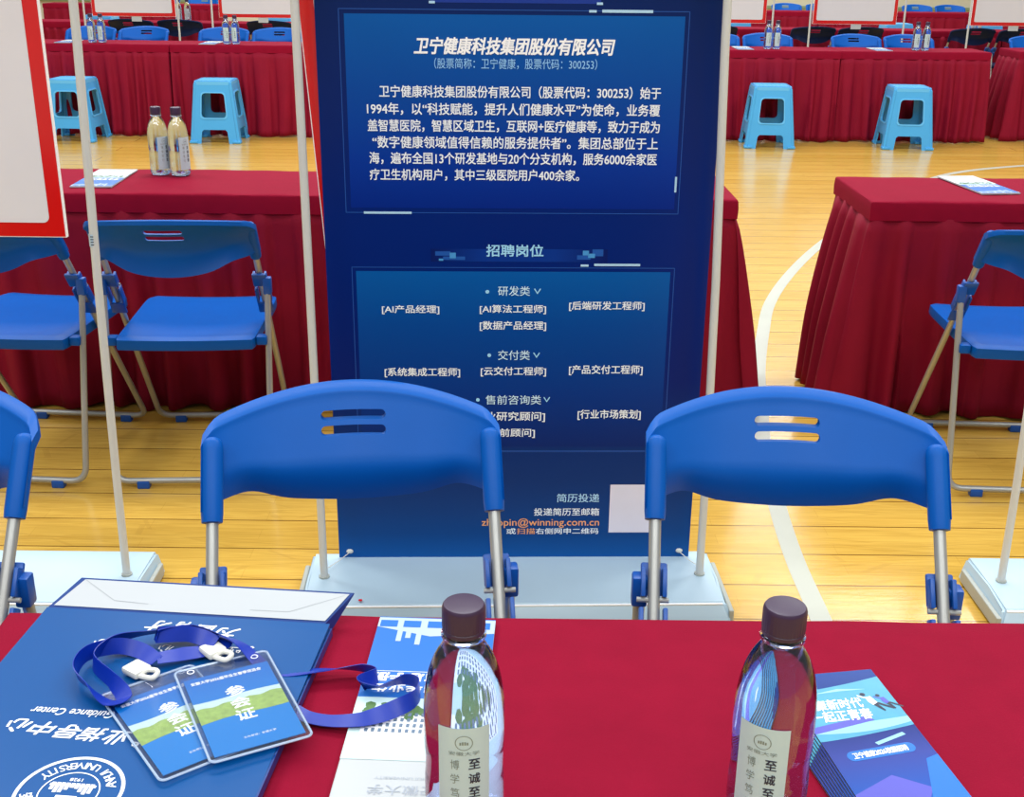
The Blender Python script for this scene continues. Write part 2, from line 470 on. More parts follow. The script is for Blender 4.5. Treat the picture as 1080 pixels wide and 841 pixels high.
# ------------------------------------------------------------------ folding chair (sitter faces +y, rear feet on y=0)
def make_backrest_bm():
    bm = bmesh.new()
    NU, hw = 60, 0.2285
    rings = []
    for i in range(NU + 1):
        u = -1 + 2 * i / NU
        y0 = -0.088 * (1 - u * u)
        zt = 0.800 + 0.026 * (1 - u * u) - 0.012 * max(0.0, (abs(u) - .90) / .10) ** 2
        zb = 0.697 - 0.046 * (1 - u * u) ** 1.2 + 0.010 * math.exp(-((abs(u) - .72) / .16) ** 2)
        pf, pb = [], []
        M = 14
        for k in range(M + 1):
            t = k / M                                   # 0 bottom .. 1 top
            z = zb + (zt - 0.012 - zb) * t
            low = max(0.0, (0.42 - t) / 0.42)
            y = y0 + 0.69 * (0.792 - z) - 0.058 * low ** 1.35 * (1 - u ** 4) - 0.004 + 0.012 * max(0.0, (abs(u) - .87) / .13) ** 2
            th = 0.007 + 0.030 * max(0, (t - 0.55) / 0.45) ** 2.0
            pf.append((u * hw, y + 0.004, z)); pb.append((u * hw, y + 0.004 - th, z))
        # rolled top rim
        yf, yb = pf[-1][1], pb[-1][1]
        topc = [(u * hw, yf - 0.0008, zt - 0.0095), (u * hw, yf - 0.003, zt - 0.0070), (u * hw, yb + 0.014, zt - 0.0005), (u * hw, yb + 0.007, zt + 0.0010), (u * hw, yb + 0.002, zt - 0.0015)]
        rings.append([bm.verts.new(c) for c in pf + topc + pb[::-1]])
    n = len(rings[0])
    for a, b in zip(rings, rings[1:]):
        for k in range(n): bm.faces.new((a[k], a[(k + 1) % n], b[(k + 1) % n], b[k]))
    bm.faces.new(rings[0]); bm.faces.new(rings[-1][::-1])
    bmesh.ops.recalc_face_normals(bm, faces=bm.faces)
    # two hand slots cut through
    me = bpy.data.meshes.new('tmp_panel'); bm.to_mesh(me); bm.free()
    o = bpy.data.objects.new('tmp_panel', me); COL.objects.link(o)
    for zc in (0.785, 0.764):
        cb = bmesh.new()
        st = []
        for k in range(9): a = R(-90 + 180 * k / 8); st.append((0.045 + 0.0068 * math.cos(a), zc + 0.0068 * math.sin(a)))
        for k in range(9): a = R(90 + 180 * k / 8); st.append((-0.045 + 0.0068 * math.cos(a), zc + 0.0068 * math.sin(a)))
        prism(cb, st, -0.2, 0.05, lambda x, y, z: (x, z, y))
        bmesh.ops.recalc_face_normals(cb, faces=cb.faces)
        cm = bpy.data.meshes.new('tmp_cut'); cb.to_mesh(cm); cb.free()
        co = bpy.data.objects.new('tmp_cut', cm); COL.objects.link(co)
        md = o.modifiers.new('cut', 'BOOLEAN'); md.operation = 'DIFFERENCE'; md.object = co; md.solver = 'EXACT'
    bpy.context.view_layer.update()
    ev = bpy.data.meshes.new_from_object(o.evaluated_get(bpy.context.evaluated_depsgraph_get()))
    out = bmesh.new(); out.from_mesh(ev)
    for q in [x for x in COL.objects if x.name.startswith('tmp_')]: bpy.data.objects.remove(q)
    bpy.data.meshes.remove(ev)
    # sleeves over the two uprights
    for s in (-1, 1):
        d = Vector((0, 0.54, -0.78)).normalized()
        top = Vector((s * 0.2130, 0.0020, 0.7870))
        pts, rad = [], []
        for q, r in ((0.0, 0.006), (0.003, 0.012), (0.009, 0.0155), (0.02, 0.0165), (0.118, 0.0165), (0.131, 0.0155), (0.132, 0.011)):
            pts.append(top + d * q); rad.append(r)
        tube(out, pts, rad, 16)
    return out

def make_chair(name='folding_chair', plastic=None):
    plastic = plastic or M_BLUE
    root = empty(name)
    link('backrest', make_backrest_bm(), plastic, root, smooth=True, angle=40)
    # seat
    bm = bmesh.new(); nx, ny = 24, 24
    def outline(u, v):
        y = 0.045 + 0.49 * (v + 1) / 2
        w = 0.197 + 0.008 * (v + 1) / 2
        cut = 1.0
        if v > 0.55: cut = math.sqrt(max(0.0, 1 - ((v - 0.55) / 0.45) ** 3 * 0.16))
        if v < -0.85: cut = 1 - ((-0.85 - v) / 0.15) ** 2 * 0.03
        return u * w * cut, y
    def topz(u, v):
        d = 0.448 - 0.010 * (1 - u * u) * (1 - (v * .9) ** 4)
        if v > 0.75: d -= 0.012 * ((v - 0.75) / 0.25) ** 2
        e = max(abs(u), abs(v))
        if e > 0.92: d -= 0.006 * ((e - 0.92) / 0.08) ** 2
        return d
    T = []
    for j in range(ny + 1):
        row = []
        for i in range(nx + 1):
            u, v = -1 + 2 * i / nx, -1 + 2 * j / ny
            x, y = outline(u, v); row.append(bm.verts.new((x, y, topz(u, v))))
        T.append(row)
    for j in range(ny):
        for i in range(nx): bm.faces.new((T[j][i], T[j][i + 1], T[j + 1][i + 1], T[j + 1][i]))
    ring = [(i, 0) for i in range(nx)] + [(nx, j) for j in range(ny)] + [(i, ny) for i in range(nx, 0, -1)] + [(0, j) for j in range(ny, 0, -1)]
    prev = [T[j][i] for i, j in ring]; n = len(ring)
    for dz, sc in ((0.022, 1.006), (0.030, 0.995), (0.032, 0.97)):
        cur = []
        for i, j in ring:
            v = T[j][i].co
            cur.append(bm.verts.new((v.x * sc, 0.29 + (v.y - 0.29) * sc, min(v.z, 0.445) - dz)))
        for k in range(n): bm.faces.new((prev[k], cur[k], cur[(k + 1) % n], prev[(k + 1) % n]))
        prev = cur
    bm.faces.new(prev[::-1])
    link('seat', bm, plastic, root, smooth=True, angle=45)
    # front frame: uprights run on down to the front feet, joined by a bar on the floor
    bm = bmesh.new()
    tube(bm, fillet([(-0.2125, 0.0138, 0.77), (-0.214, 0.535, 0.0215), (0.214, 0.535, 0.0215), (0.2125, 0.0138, 0.77)], 0.045, 8), 0.0092, 12)
    link('front_leg_frame', bm, M_STEEL, root, smooth=True)
    bm = bmesh.new()
    tube(bm, fillet([(-0.233, 0.121, 0.585), (-0.228, 0.005, 0.0215), (0.228, 0.005, 0.0215), (0.233, 0.121, 0.585)], 0.045, 8), 0.0092, 12)
    link('rear_leg_frame', bm, M_STEEL, root, smooth=True)
    ang = math.atan2(0.54, 0.78)
    for s in (-1, 1):
        bm = bmesh.new()
        rot = Matrix.Rotation(ang, 3, 'X')
        p = lambda t: (s * 0.2125, 0.54 * t, 0.79 - 0.78 * t)
        x, y, z = p(0.245)
        for dx in (-s * .0155, s * .0165):
            box(bm, (x + dx, y - .004, z), (0.007, 0.024, 0.044), 0.002, rot)
        box(bm, (x, y - .0145, z), (0.040, 0.009, 0.050), 0.003, rot)
        x, y, z = p(0.315)
        for dx in (-s * .017, s * .019):
            box(bm, (x + dx, y - .002, z), (0.007, 0.026, 0.060), 0.002, rot)
        x, y, z = p(0.375)
        box(bm, (x + s * 0.002, y - 0.015, z), (0.044, 0.007, 0.044), 0.003, rot)
        box(bm, (s * .2335, .119, .582), (.024, .026, .050), .004)
        hb = link('hinge_bracket', bm, M_BLUE2, root, smooth=True)
        bm = bmesh.new()
        x, y, z = p(0.27)
        tube(bm, [(x - s * .022, y, z), (x + s * .026, y, z)], 0.004, 10)
        link('bolt', bm, M_STEEL, hb, smooth=True)
        bm = bmesh.new(); box(bm, (s * 0.214, 0.085, 0.430), (0.030, 0.034, 0.026), 0.004)
        link('seat_clip', bm, plastic, root, smooth=True)
        for y in (0.535, 0.005):
            bm = bmesh.new(); box(bm, (s * 0.145, y, 0.0115), (0.036, 0.026, 0.023), 0.003)
            link('foot_cap', bm, M_BLUE2, root, smooth=True)
    return root

# ------------------------------------------------------------------ plastic stool
def make_stool():
    root = empty('plastic_stool')
    H, tb, bb = 0.495, 0.148, 0.200            # height, half top, half base
    def half(z): return bb + (tb - bb) * (z / H)
    def holed(outer, holes, y0, y1, f):
        b2 = bmesh.new()
        for lp in [outer] + holes:
            vs = [b2.verts.new((x, y, 0)) for x, y in lp]
            for i in range(len(vs)): b2.edges.new((vs[i], vs[(i + 1) % len(vs)]))
        bmesh.ops.triangle_fill(b2, edges=b2.edges[:], use_beauty=True)
        r = bmesh.ops.extrude_face_region(b2, geom=b2.faces[:])
        mv = [g for g in r['geom'] if isinstance(g, bmesh.types.BMVert)]
        for v in b2.verts: v.co.z = y0
        for v in mv: v.co.z = y1
        bmesh.ops.recalc_face_normals(b2, faces=b2.faces)
        for v in b2.verts: v.co = Vector(f(v.co.x, v.co.y, v.co.z))
        return b2
    outer = [(-half(0), 0), (-half(0) + .085, 0), (-half(.11) + .085, .095), (-half(.11) + .10, .11), (half(.11) - .10, .11), (half(.11) - .085, .095),
             (half(0) - .085, 0), (half(0), 0), (tb, H - .02), (tb - .02, H), (-tb + .02, H), (-tb, H - .02)]
    def window(g):
        z0, z1 = .205 - g, .400 + g
        w0, w1 = half(z0) - .078 + g, half(z1) - .066 + g; r = .03
        pts = []
        for (cx, cz, a0) in ((w1 - r, z1 - r, 0), (-w1 + r, z1 - r, 90), (-w0 + r, z0 + r, 180), (w0 - r, z0 + r, 270)):
            for k in range(5):
                a = R(a0 + 22.5 * k); pts.append((cx + r * math.cos(a), cz + r * math.sin(a)))
        return pts
    tilt = (bb - tb) / H
    legs = bmesh.new(); rim = bmesh.new()
    for q in range(4):
        rz = Matrix.Rotation(q * math.pi / 2, 3, 'Z')
        f = lambda x, z, d: tuple(rz @ Vector((x, -(half(z) - d), z)))
        for target, b2 in ((legs, holed(outer, [window(0)], 0.0, 0.012, f)), (rim, holed(window(.010), [window(0)], -0.004, 0.001, f))):
            me = bpy.data.meshes.new('t'); b2.to_mesh(me); b2.free(); target.from_mesh(me); bpy.data.meshes.remove(me)
        # rounded corner post and foot pad
        pts = [rz @ Vector((-(half(z) - .010), -(half(z) - .010), z)) for z in (0.0, .01, .25, H - .02)]
        tube(legs, pts, 0.015, 10)
        c = rz @ Vector((-(half(0) - .024), -(half(0) - .024), .012))
        box(legs, c, (.066, .066, .022), .006)
    link('leg_frame', legs, M_STOOL, root, smooth=True, angle=30)
    link('window_rim', rim, M_STOOLRIM, root, smooth=True, angle=30)
    bm = bmesh.new()
    prism(bm, rrect(-tb - .004, -tb - .004, tb + .004, tb + .004, .03), H - .032, H - .004)
    prism(bm, rrect(-tb + .006, -tb + .006, tb - .006, tb - .006, .026), H - .006, H)
    for i in range(-3, 4):
        for j in range(-3, 4):
            box(bm, (i * .034, j * .034, H), (.014, .014, .003), .001, seg=1)
    link('seat', bm, M_STOOLRIM, root, smooth=True, angle=30)
    return root

# ------------------------------------------------------------------ display stand (base tray, two poles, red framed whiteboard)
def make_stand(board_dx=0.0, lean=(0.02, -0.02), slip=False, tilt=0.0):
    root = empty('display_stand')
    bm = bmesh.new()
    prof = [(-.150, 0), (-.150, .012), (-.128, .050), (-.122, .055), (-.02, .060), (.118, .060), (.124, .056), (.124, 0)]
    nxx = 2
    prism(bm, prof, -.515, .515, lambda y, z, x: (x, y, z))
    es = [e for e in bm.edges if abs(e.verts[0].co.x) > .5 and abs(e.verts[1].co.x) > .5 and e.verts[0].co.x * e.verts[1].co.x > 0]
    for v in bm.verts:                                   # ends slope outward to the floor
        if v.co.z > .03: v.co.x *= .968
    bmesh.ops.bevel(bm, geom=es, offset=.006, segments=2, affect='EDGES')
    b = link('base_tray', bm, M_BASE, root, smooth=True, angle=30)
    bm = bmesh.new(); box(bm, (0, -.127, .0505), (.985, .006, .004), .0015)
    link('front_lip', bm, M_WHITE, b)
    for s in (-1, 1):
        bm = bmesh.new(); box(bm, (s * .512, -.02, .022), (.012, .24, .034), .003)
        link('end_cap', bm, M_BASEEND, b)
    for s, dx in ((-1, lean[0]), (1, lean[1])):
        pts = [(s * .459, 0, .058), (s * .459 + dx * .05, .003, .3), (s * .459 + dx * .35, .014, .8), (s * .459 + dx * .9, .024, 1.3), (s * .459 + dx * 1.3, .026, 1.95)]
        bm = bmesh.new(); tube(bm, pts, .0094, 14)
        po = link('pole', bm, M_POLE, root, smooth=True)
        bm = bmesh.new(); tube(bm, [(s * .459 + .0, 0, .056), (s * .459, 0, .064)], .013, 14)
        link('socket', bm, M_BASEEND, po, smooth=True)
        for z in (1.48, 1.80):
            bm = bmesh.new(); box(bm, (s * .459 + dx * 1.1 - s * .020, .066, z), (.070, .092, .03), .003)
            link('clip', bm, M_WHITE, po)
    # whiteboard in its red frame
    bw, z0, z1, y = .410, .87, 1.90, .116
    bm = bmesh.new()
    fr = .036
    for (x0, x1, a, c) in ((-bw, bw, z0, z0 + fr), (-bw, bw, z1 - fr, z1), (-bw, -bw + fr, z0 + fr, z1 - fr), (bw - fr, bw, z0 + fr, z1 - fr)):
        box(bm, (board_dx + (x0 + x1) / 2, y, (a + c) / 2), (x1 - x0, .014, c - a))
    fo = link('board_frame', bm, M_RED, root)
    bm = bmesh.new()
    for (x0, x1, a, c) in ((-bw - .002, bw + .002, z0 - .002, z0), (-bw - .002, -bw, z0, z1), (bw, bw + .002, z0, z1)):
        box(bm, (board_dx + (x0 + x1) / 2, y, (a + c) / 2), (x1 - x0, .012, c - a))
    link('edge_strip', bm, M_WHITE, fo)
    bm = bmesh.new()
    prism(bm, rrect(-bw + fr - .004, z0 + fr - .004, bw - fr + .004, z1 - fr + .004, .014), -.0085, .006, lambda x, z, d: (board_dx + x, y + d, z))
    link('board_panel', bm, M_BOARD, root)
    if tilt:
        M = Matrix.Translation((board_dx, 0, 1.39)) @ Matrix.Rotation(tilt, 4, 'Y') @ Matrix.Translation((-board_dx, 0, -1.39))
        for o in [q for q in COL.objects if q.parent in (root, fo) and q.name.split('.')[0] in ('board_frame', 'edge_strip', 'board_panel')]: o.data.transform(M)
    if slip:
        bm = bmesh.new(); box(bm, (board_dx + .02, y, z0 - .024), (.10, .002, .05))
        link('paper_slip', bm, M_PAPER, root)
    return root

# ------------------------------------------------------------------ water bottle
def make_bottle():
    root = empty('water_bottle')
    def prof(o, z0, ztop):
        P = [(.0, z0), (.024 - o, z0), (.030 - o, z0 + .002), (.0335 - o, .008), (.0345 - o, .016), (.0345 - o, .060), (.0338 - o, .070), (.0338 - o, .085),
             (.0345 - o, .095), (.0347 - o, .122), (.0342 - o, .138), (.0325 - o, .154), (.0295 - o, .168), (.0250 - o, .180), (.0200 - o, .189), (.0165 - o, .195), (.0155 - o, .199)]
        # smooth the shoulder
        out = []
        for i in range(len(P) - 1):
            p0 = Vector(P[max(0, i - 1)]); p1 = Vector(P[i]); p2 = Vector(P[i + 1]); p3 = Vector(P[min(len(P) - 1, i + 2)])
            for k in range(3):
                t = k / 3
                q = 0.5 * ((2 * p1) + (p2 - p0) * t + (2 * p0 - 5 * p1 + 4 * p2 - p3) * t * t + (3 * p1 - p0 - 3 * p2 + p3) * t ** 3)
                if q.y <= ztop: out.append((max(0.0004, q.x), q.y))
        if ztop > .19: out.append(P[-1])
        return out
    outer = prof(0, 0.0, 1) + [(.0155, .207)]
    inner = prof(.0009, 0.0012, 1) + [(.0146, .207)]
    bm = bmesh.new()
    lathe(bm, outer + inner[::-1], 48, cap=False)
    link('bottle_body', bm, M_PET, root, smooth=True, angle=60)
    bm = bmesh.new()
    lathe(bm, prof(.00045, .0007, .1990), 48)
    link('water', bm, M_WATER, root, smooth=True, angle=60)
    bm = bmesh.new(); lathe(bm, [(.0150, .1995), (.0188, .2000), (.0190, .2030), (.0150, .2040)], 40)
    link('neck_ring', bm, M_PET, root, smooth=True)
    bm = bmesh.new()
    seg = 72; rings = []
    for r, z, rib in ((.0172, .2045, 0), (.0178, .2050, 0), (.0178, .2080, 0), (.0174, .2085, 0), (.0178, .2092, 1), (.0178, .2265, 1), (.0176, .2285, 0), (.0166, .2300, 0), (.0150, .2304, 0), (.0004, .2300, 0)):
        rings.append([bm.verts.new(((r + rib * (.0004 if k % 2 else 0)) * math.cos(2 * math.pi * k / seg), (r + rib * (.0004 if k % 2 else 0)) * math.sin(2 * math.pi * k / seg), z)) for k in range(seg)])
    for a, b in zip(rings, rings[1:]):
        for k in range(seg): bm.faces.new((a[k], a[(k + 1) % seg], b[(k + 1) % seg], b[k]))
    bm.faces.new(rings[0][::-1]); bm.faces.new(rings[-1])
    link('cap', bm, M_CAP, root, smooth=True, angle=30)
    # label strip wrapped round the front (-y side)
    rr = .0351
    def wrap(off):
        return lambda x, z: ((rr + off) * math.sin(x / rr), -(rr + off) * math.cos(x / rr), z)
    bm = bmesh.new(); w0 = wrap(0.0); w1 = wrap(.0003); n = 20; w = .0225; za, zb = .022, .132
    V = []
    for (fn) in (w0, w1):
        V.append([[bm.verts.new(fn(-w + 2 * w * i / n, z)) for i in range(n + 1)] for z in (za, za + .004, zb - .004, zb)])
    for L in V:
        for j in (0, 3):
            for i in (0, n): pass
        for j in range(3):
            for i in range(n): bm.faces.new((L[j][i], L[j][i + 1], L[j + 1][i + 1], L[j + 1][i]))
    lb = link('label', bm, M_LABEL, root, smooth=True)
    bm = bmesh.new(); f = wrap(.0006)
    for c, zt in zip('至诚至坚', (.1015, .0872, .0729, .0586)): text(bm, c, .0040, zt - .0100, .0135, zt, f, bold=.02)
    bm2 = bmesh.new()
    for c, zt in zip('博学笃行', (.1010, .0867, .0724, .0581)): text(bm2, c, -.0115, zt - .0095, -.0040, zt, f)
    text(bm2, '安徽大学', -.013, .1055, .013, .1095, f)
    for k in range(28):
        a, b = 2 * math.pi * k / 28, 2 * math.pi * (k + 1) / 28
        poly(bm2, [(.0075 * math.cos(a), .1180 + .0072 * math.sin(a)), (.0075 * math.cos(b), .1180 + .0072 * math.sin(b)), (.0068 * math.cos(b), .1180 + .0066 * math.sin(b)), (.0068 * math.cos(a), .1180 + .0066 * math.sin(a))], f)
    for x in (-.003, -.001, .001, .003): poly(bm2, [(x - .0007, .116), (x + .0007, .116), (x + .0007, .1195 - abs(x) * .3), (x - .0007, .1195 - abs(x) * .3)], f)
    link_flat('label_lettering', bm, M_LABELW, lb); link_flat('label_seal', bm2, M_LABELG, lb)
    return root

# ------------------------------------------------------------------ printed matter
def layer(bm, pts, z): return bm.faces.new([bm.verts.new((x, y, z)) for x, y in pts])
def rect(x0, y0, x1, y1): return [(x0, y0), (x1, y0), (x1, y1), (x0, y1)]

M_BRB = mat('brochure_blue', (44, 112, 196), 0.3); M_BRG = mat('brochure_grey', (178, 196, 214), 0.35)
M_BRT = mat('brochure_tree', (78, 116, 62), 0.4, var=0.5, scale=300); M_BRC = mat('brochure_cyan', (196, 222, 224), 0.35)
M_BRW = mat('brochure_window', (96, 118, 140), 0.4); M_FAINT = mat('faint_grey_ink', (168, 176, 188), 0.5)

def make_brochure():
    """university handbook 0.135 x 0.33, origin at its centre, top of the cover towards -y (upside down for the camera)"""
    root = empty('handbook_brochure')
    w, l = .0675, .165
    bm = bmesh.new(); box(bm, (0, 0, .0025), (2 * w, 2 * l, .005), .0008, seg=1)
    link('pages', bm, M_PAPER, root)
    z = .0052
    # y runs from +l (far end, bottom of the cover) to -l (near end, top of the cover)
    bm = bmesh.new(); layer(bm, rect(-w, l - .185, w, l), z); link_flat('blue_field', bm, M_BRB, root)
    bm = bmesh.new()
    layer(bm, [(-w, l - .002), (w, l - .002), (w, l - .030), (-.005, l - .040), (-w, l - .022)], z + .0002)
    g = link_flat('bridge_picture', bm, M_BRG, root)
    bm = bmesh.new()
    for x in (-.055, -.028, .000, .028, .052):
        layer(bm, rect(x - .010, l - .022, x + .010, l - .008), z + .0004)
    link_flat('bridge_openings', bm, M_BRB, g)
    bm = bmesh.new()
    for x, yy in ((-.040, -.052), (-.018, -.058), (-.030, -.045)):
        layer(bm, rect(x - .003, l + yy, x + .003, l - .024), z + .0003)
    link_flat('bridge_piers', bm, M_BRG, g)
    bm = bmesh.new()
    f = lambda x, y: (x, y, z + .0004)
    text(bm, '2026届毕业生', -w + .012, l - .150, w - .014, l - .136, f, bold=.03, flip=True)
    text(bm, '就业信息手册', -w + .010, l - .131, w - .014, l - .115, f, bold=.04, flip=True)
    layer(bm, rect(-w + .006, l - .112, w - .006, l - .1112), z + .0003)
    link_flat('title_lettering', bm, M_WHITE, root)
    bm = bmesh.new(); layer(bm, rect(-w, l - .262, w, l - .160), z + .0002); g2 = link_flat('campus_picture', bm, M_BRC, root)
    rnd = random.Random(3)
    bm = bmesh.new()
    for k in range(46):
        x = rnd.uniform(-w + .006, w - .012); y = l - .172 - rnd.random() * .022; r = rnd.uniform(.003, .007)
        layer(bm, [(x + r * math.cos(a * .9) * rnd.uniform(.7, 1.1), y + r * math.sin(a * .9) * rnd.uniform(.7, 1.1)) for a in range(7)], z + .0004 + k * .000002)
    link_flat('trees', bm, M_BRT, g2)
    bm = bmesh.new(); layer(bm, rect(-w + .012, l - .222, w, l - .180), z + .0003); bl = link_flat('building_facade', bm, M_WHITE, g2)
    bm = bmesh.new()
    for i in range(17):
        for j in range(4):
            layer(bm, rect(-w + .016 + i * .0068, l - .219 + j * .009, -w + .0195 + i * .0068, l - .213 + j * .009), z + .00055)
    link_flat('facade_windows', bm, M_BRW, g2)
    bm = bmesh.new(); f = lambda x, y: (x, y, z + .0004)
    text(bm, '安徽大学', -.034, l - .312, .030, l - .298, f, flip=True)
    text(bm, 'ANHUI UNIVERSITY', -.030, l - .290, .030, l - .286, f, flip=True)
    link_flat('university_lettering', bm, M_FAINT, root)
    return root

M_LFN = gradient_mat('leaflet_navy', [(0, (30, 90, 180)), (.35, (56, 70, 150)), (.6, (20, 40, 110)), (1, (26, 62, 138))], 1, -.105, .105, 0.25)
M_LFC = mat('leaflet_cyan', (78, 160, 192), 0.25, var=.1, scale=60); M_LFL = mat('leaflet_light', (150, 204, 218), 0.25)
M_LFP = mat('leaflet_violet', (90, 90, 190), 0.25); M_LFB = mat('leaflet_blue', (34, 112, 200), 0.25); M_LFK = mat('leaflet_dark', (20, 28, 60), 0.3)
M_SKIN = mat('leaflet_skin', (222, 178, 150), .4)
def make_leaflet(printed=True):
    root = empty('recruitment_leaflet')
    w, l = .052, .108
    bm = bmesh.new(); box(bm, (0, 0, .0010), (2 * w, 2 * l, .0018), .0003, seg=1)
    link('sheet', bm, M_LFK, root)
    bm = bmesh.new(); box(bm, (0, 0, .0003), (2 * w, 2 * l, .0005))
    link('white_edge', bm, M_PAPER, root)
    z = .00195
    f = lambda x, y: (x, y, z + .0003)
    bm = bmesh.new(); layer(bm, rect(-w, -l, w, l), z); link_flat('cover_print', bm, M_LFN, root)
    if not printed: return root
    bm = bmesh.new()
    top = [(-w + 2 * w * k / 12, l - .030 + .016 * (k / 12) ** 1.6) for k in range(13)]
    bot = [(-w + 2 * w * k / 12, l - .112 + .014 * (k / 12) ** 1.4) for k in range(13)]
    layer(bm, top[::-1] + bot, z + .0001)
    wave = link_flat('wave_picture', bm, M_LFC, root)
    bm = bmesh.new()
    b0 = [(-w + 2 * w * k / 12, l - .092 + .008 * (k / 12)) for k in range(13)]; b1 = [(x, y - .008 - .006 * math.sin(i / 12 * 3)) for i, (x, y) in enumerate(b0)]
    layer(bm, b1 + b0[::-1], z + .0002)
    layer(bm, [(.0, l - .120), (.034, l - .108), (.036, l - .112), (.002, l - .124)], z + .0002)
    layer(bm, [(-.030, l - .036), (.0, l - .030), (.03, l - .034), (.0, l - .034)], z + .0002)
    link_flat('light_streaks', bm, M_LFL, wave)
    bm = bmesh.new(); layer(bm, [(-w, l - .090), (.012, l - .078), (.016, l - .086), (-w, l - .100)], z + .00022); link_flat('dark_band', bm, M_LFP, wave)
    bm = bmesh.new()
    text(bm, '宁聚新时代', -w + .006, l - .064, .016, l - .047, f, bold=.018, shear=.12)
    link_flat('title_lettering', bm, M_WHITE, root); bm = bmesh.new()
    text(bm, '一起正青春', -w + .006, l - .083, .018, l - .066, f, bold=.018, shear=.12)
    link_flat('title_lettering', bm, M_WHITE, root); bm = bmesh.new()
    text(bm, '卫宁健康2026校园招聘', -.030, l - .1415, .028, l - .1330, lambda x, y: (x, y + .10 * (x + .03), z + .0004), bold=.02)
    link_flat('pill_lettering', bm, M_WHITE, root); bm = bmesh.new()
    layer(bm, rect(-w + .008, l - .018, -w + .022, l - .014), z + .0003)
    link_flat('corner_mark', bm, M_WHITE, root)
    bm = bmesh.new(); layer(bm, [(x, y + .10 * (x + .03)) for x, y in rrect(-.036, l - .1445, .036, l - .1300, .007)], z + .0002); link_flat('pill_banner', bm, M_LFB, root)
    bm = bmesh.new()
    layer(bm, [(-.006, l - .168), (.024, l - .190), (.006, -l), (-w, -l), (-w, l - .190)], z + .0001)
    link_flat('violet_facet', bm, M_LFP, root)
    bm = bmesh.new()
    layer(bm, [(.038, l - .150), (w, l - .145), (w, -l), (.012, -l)], z + .00015)
    link_flat('blue_facet', bm, M_LFB, root)
    # two running figures printed on the cover
    for dx, dy, sc, mt in ((.026, l - .052, 1.0, M_WHITE), (.040, l - .054, .8, M_LFP)):
        q = lambda pts: [(dx + x * sc, dy + y * sc) for x, y in pts]
        bm = bmesh.new(); layer(bm, q([(-.003, .004), (.003, .005), (.006, -.006), (.0, -.010), (-.003, -.004)]), z + .0003)
        layer(bm, q([(-.010, .006), (-.002, .001), (-.003, .004), (-.010, .009)]), z + .0003)
        fig = link_flat('runner_picture', bm, mt, root)
        bm = bmesh.new()
        layer(bm, q([(.0, -.009), (.005, -.007), (.009, -.020), (.007, -.021)]), z + .0003); layer(bm, q([(.003, -.007), (.007, -.006), (.020, -.017), (.018, -.019)]), z + .0003)
        layer(bm, q([(-.0035 + .003 * math.cos(a), .009 + .003 * math.sin(a)) for a in [i * .7 for i in range(9)]]), z + .0003)
        link_flat('runner_dark', bm, M_LFK, fig)
    return root

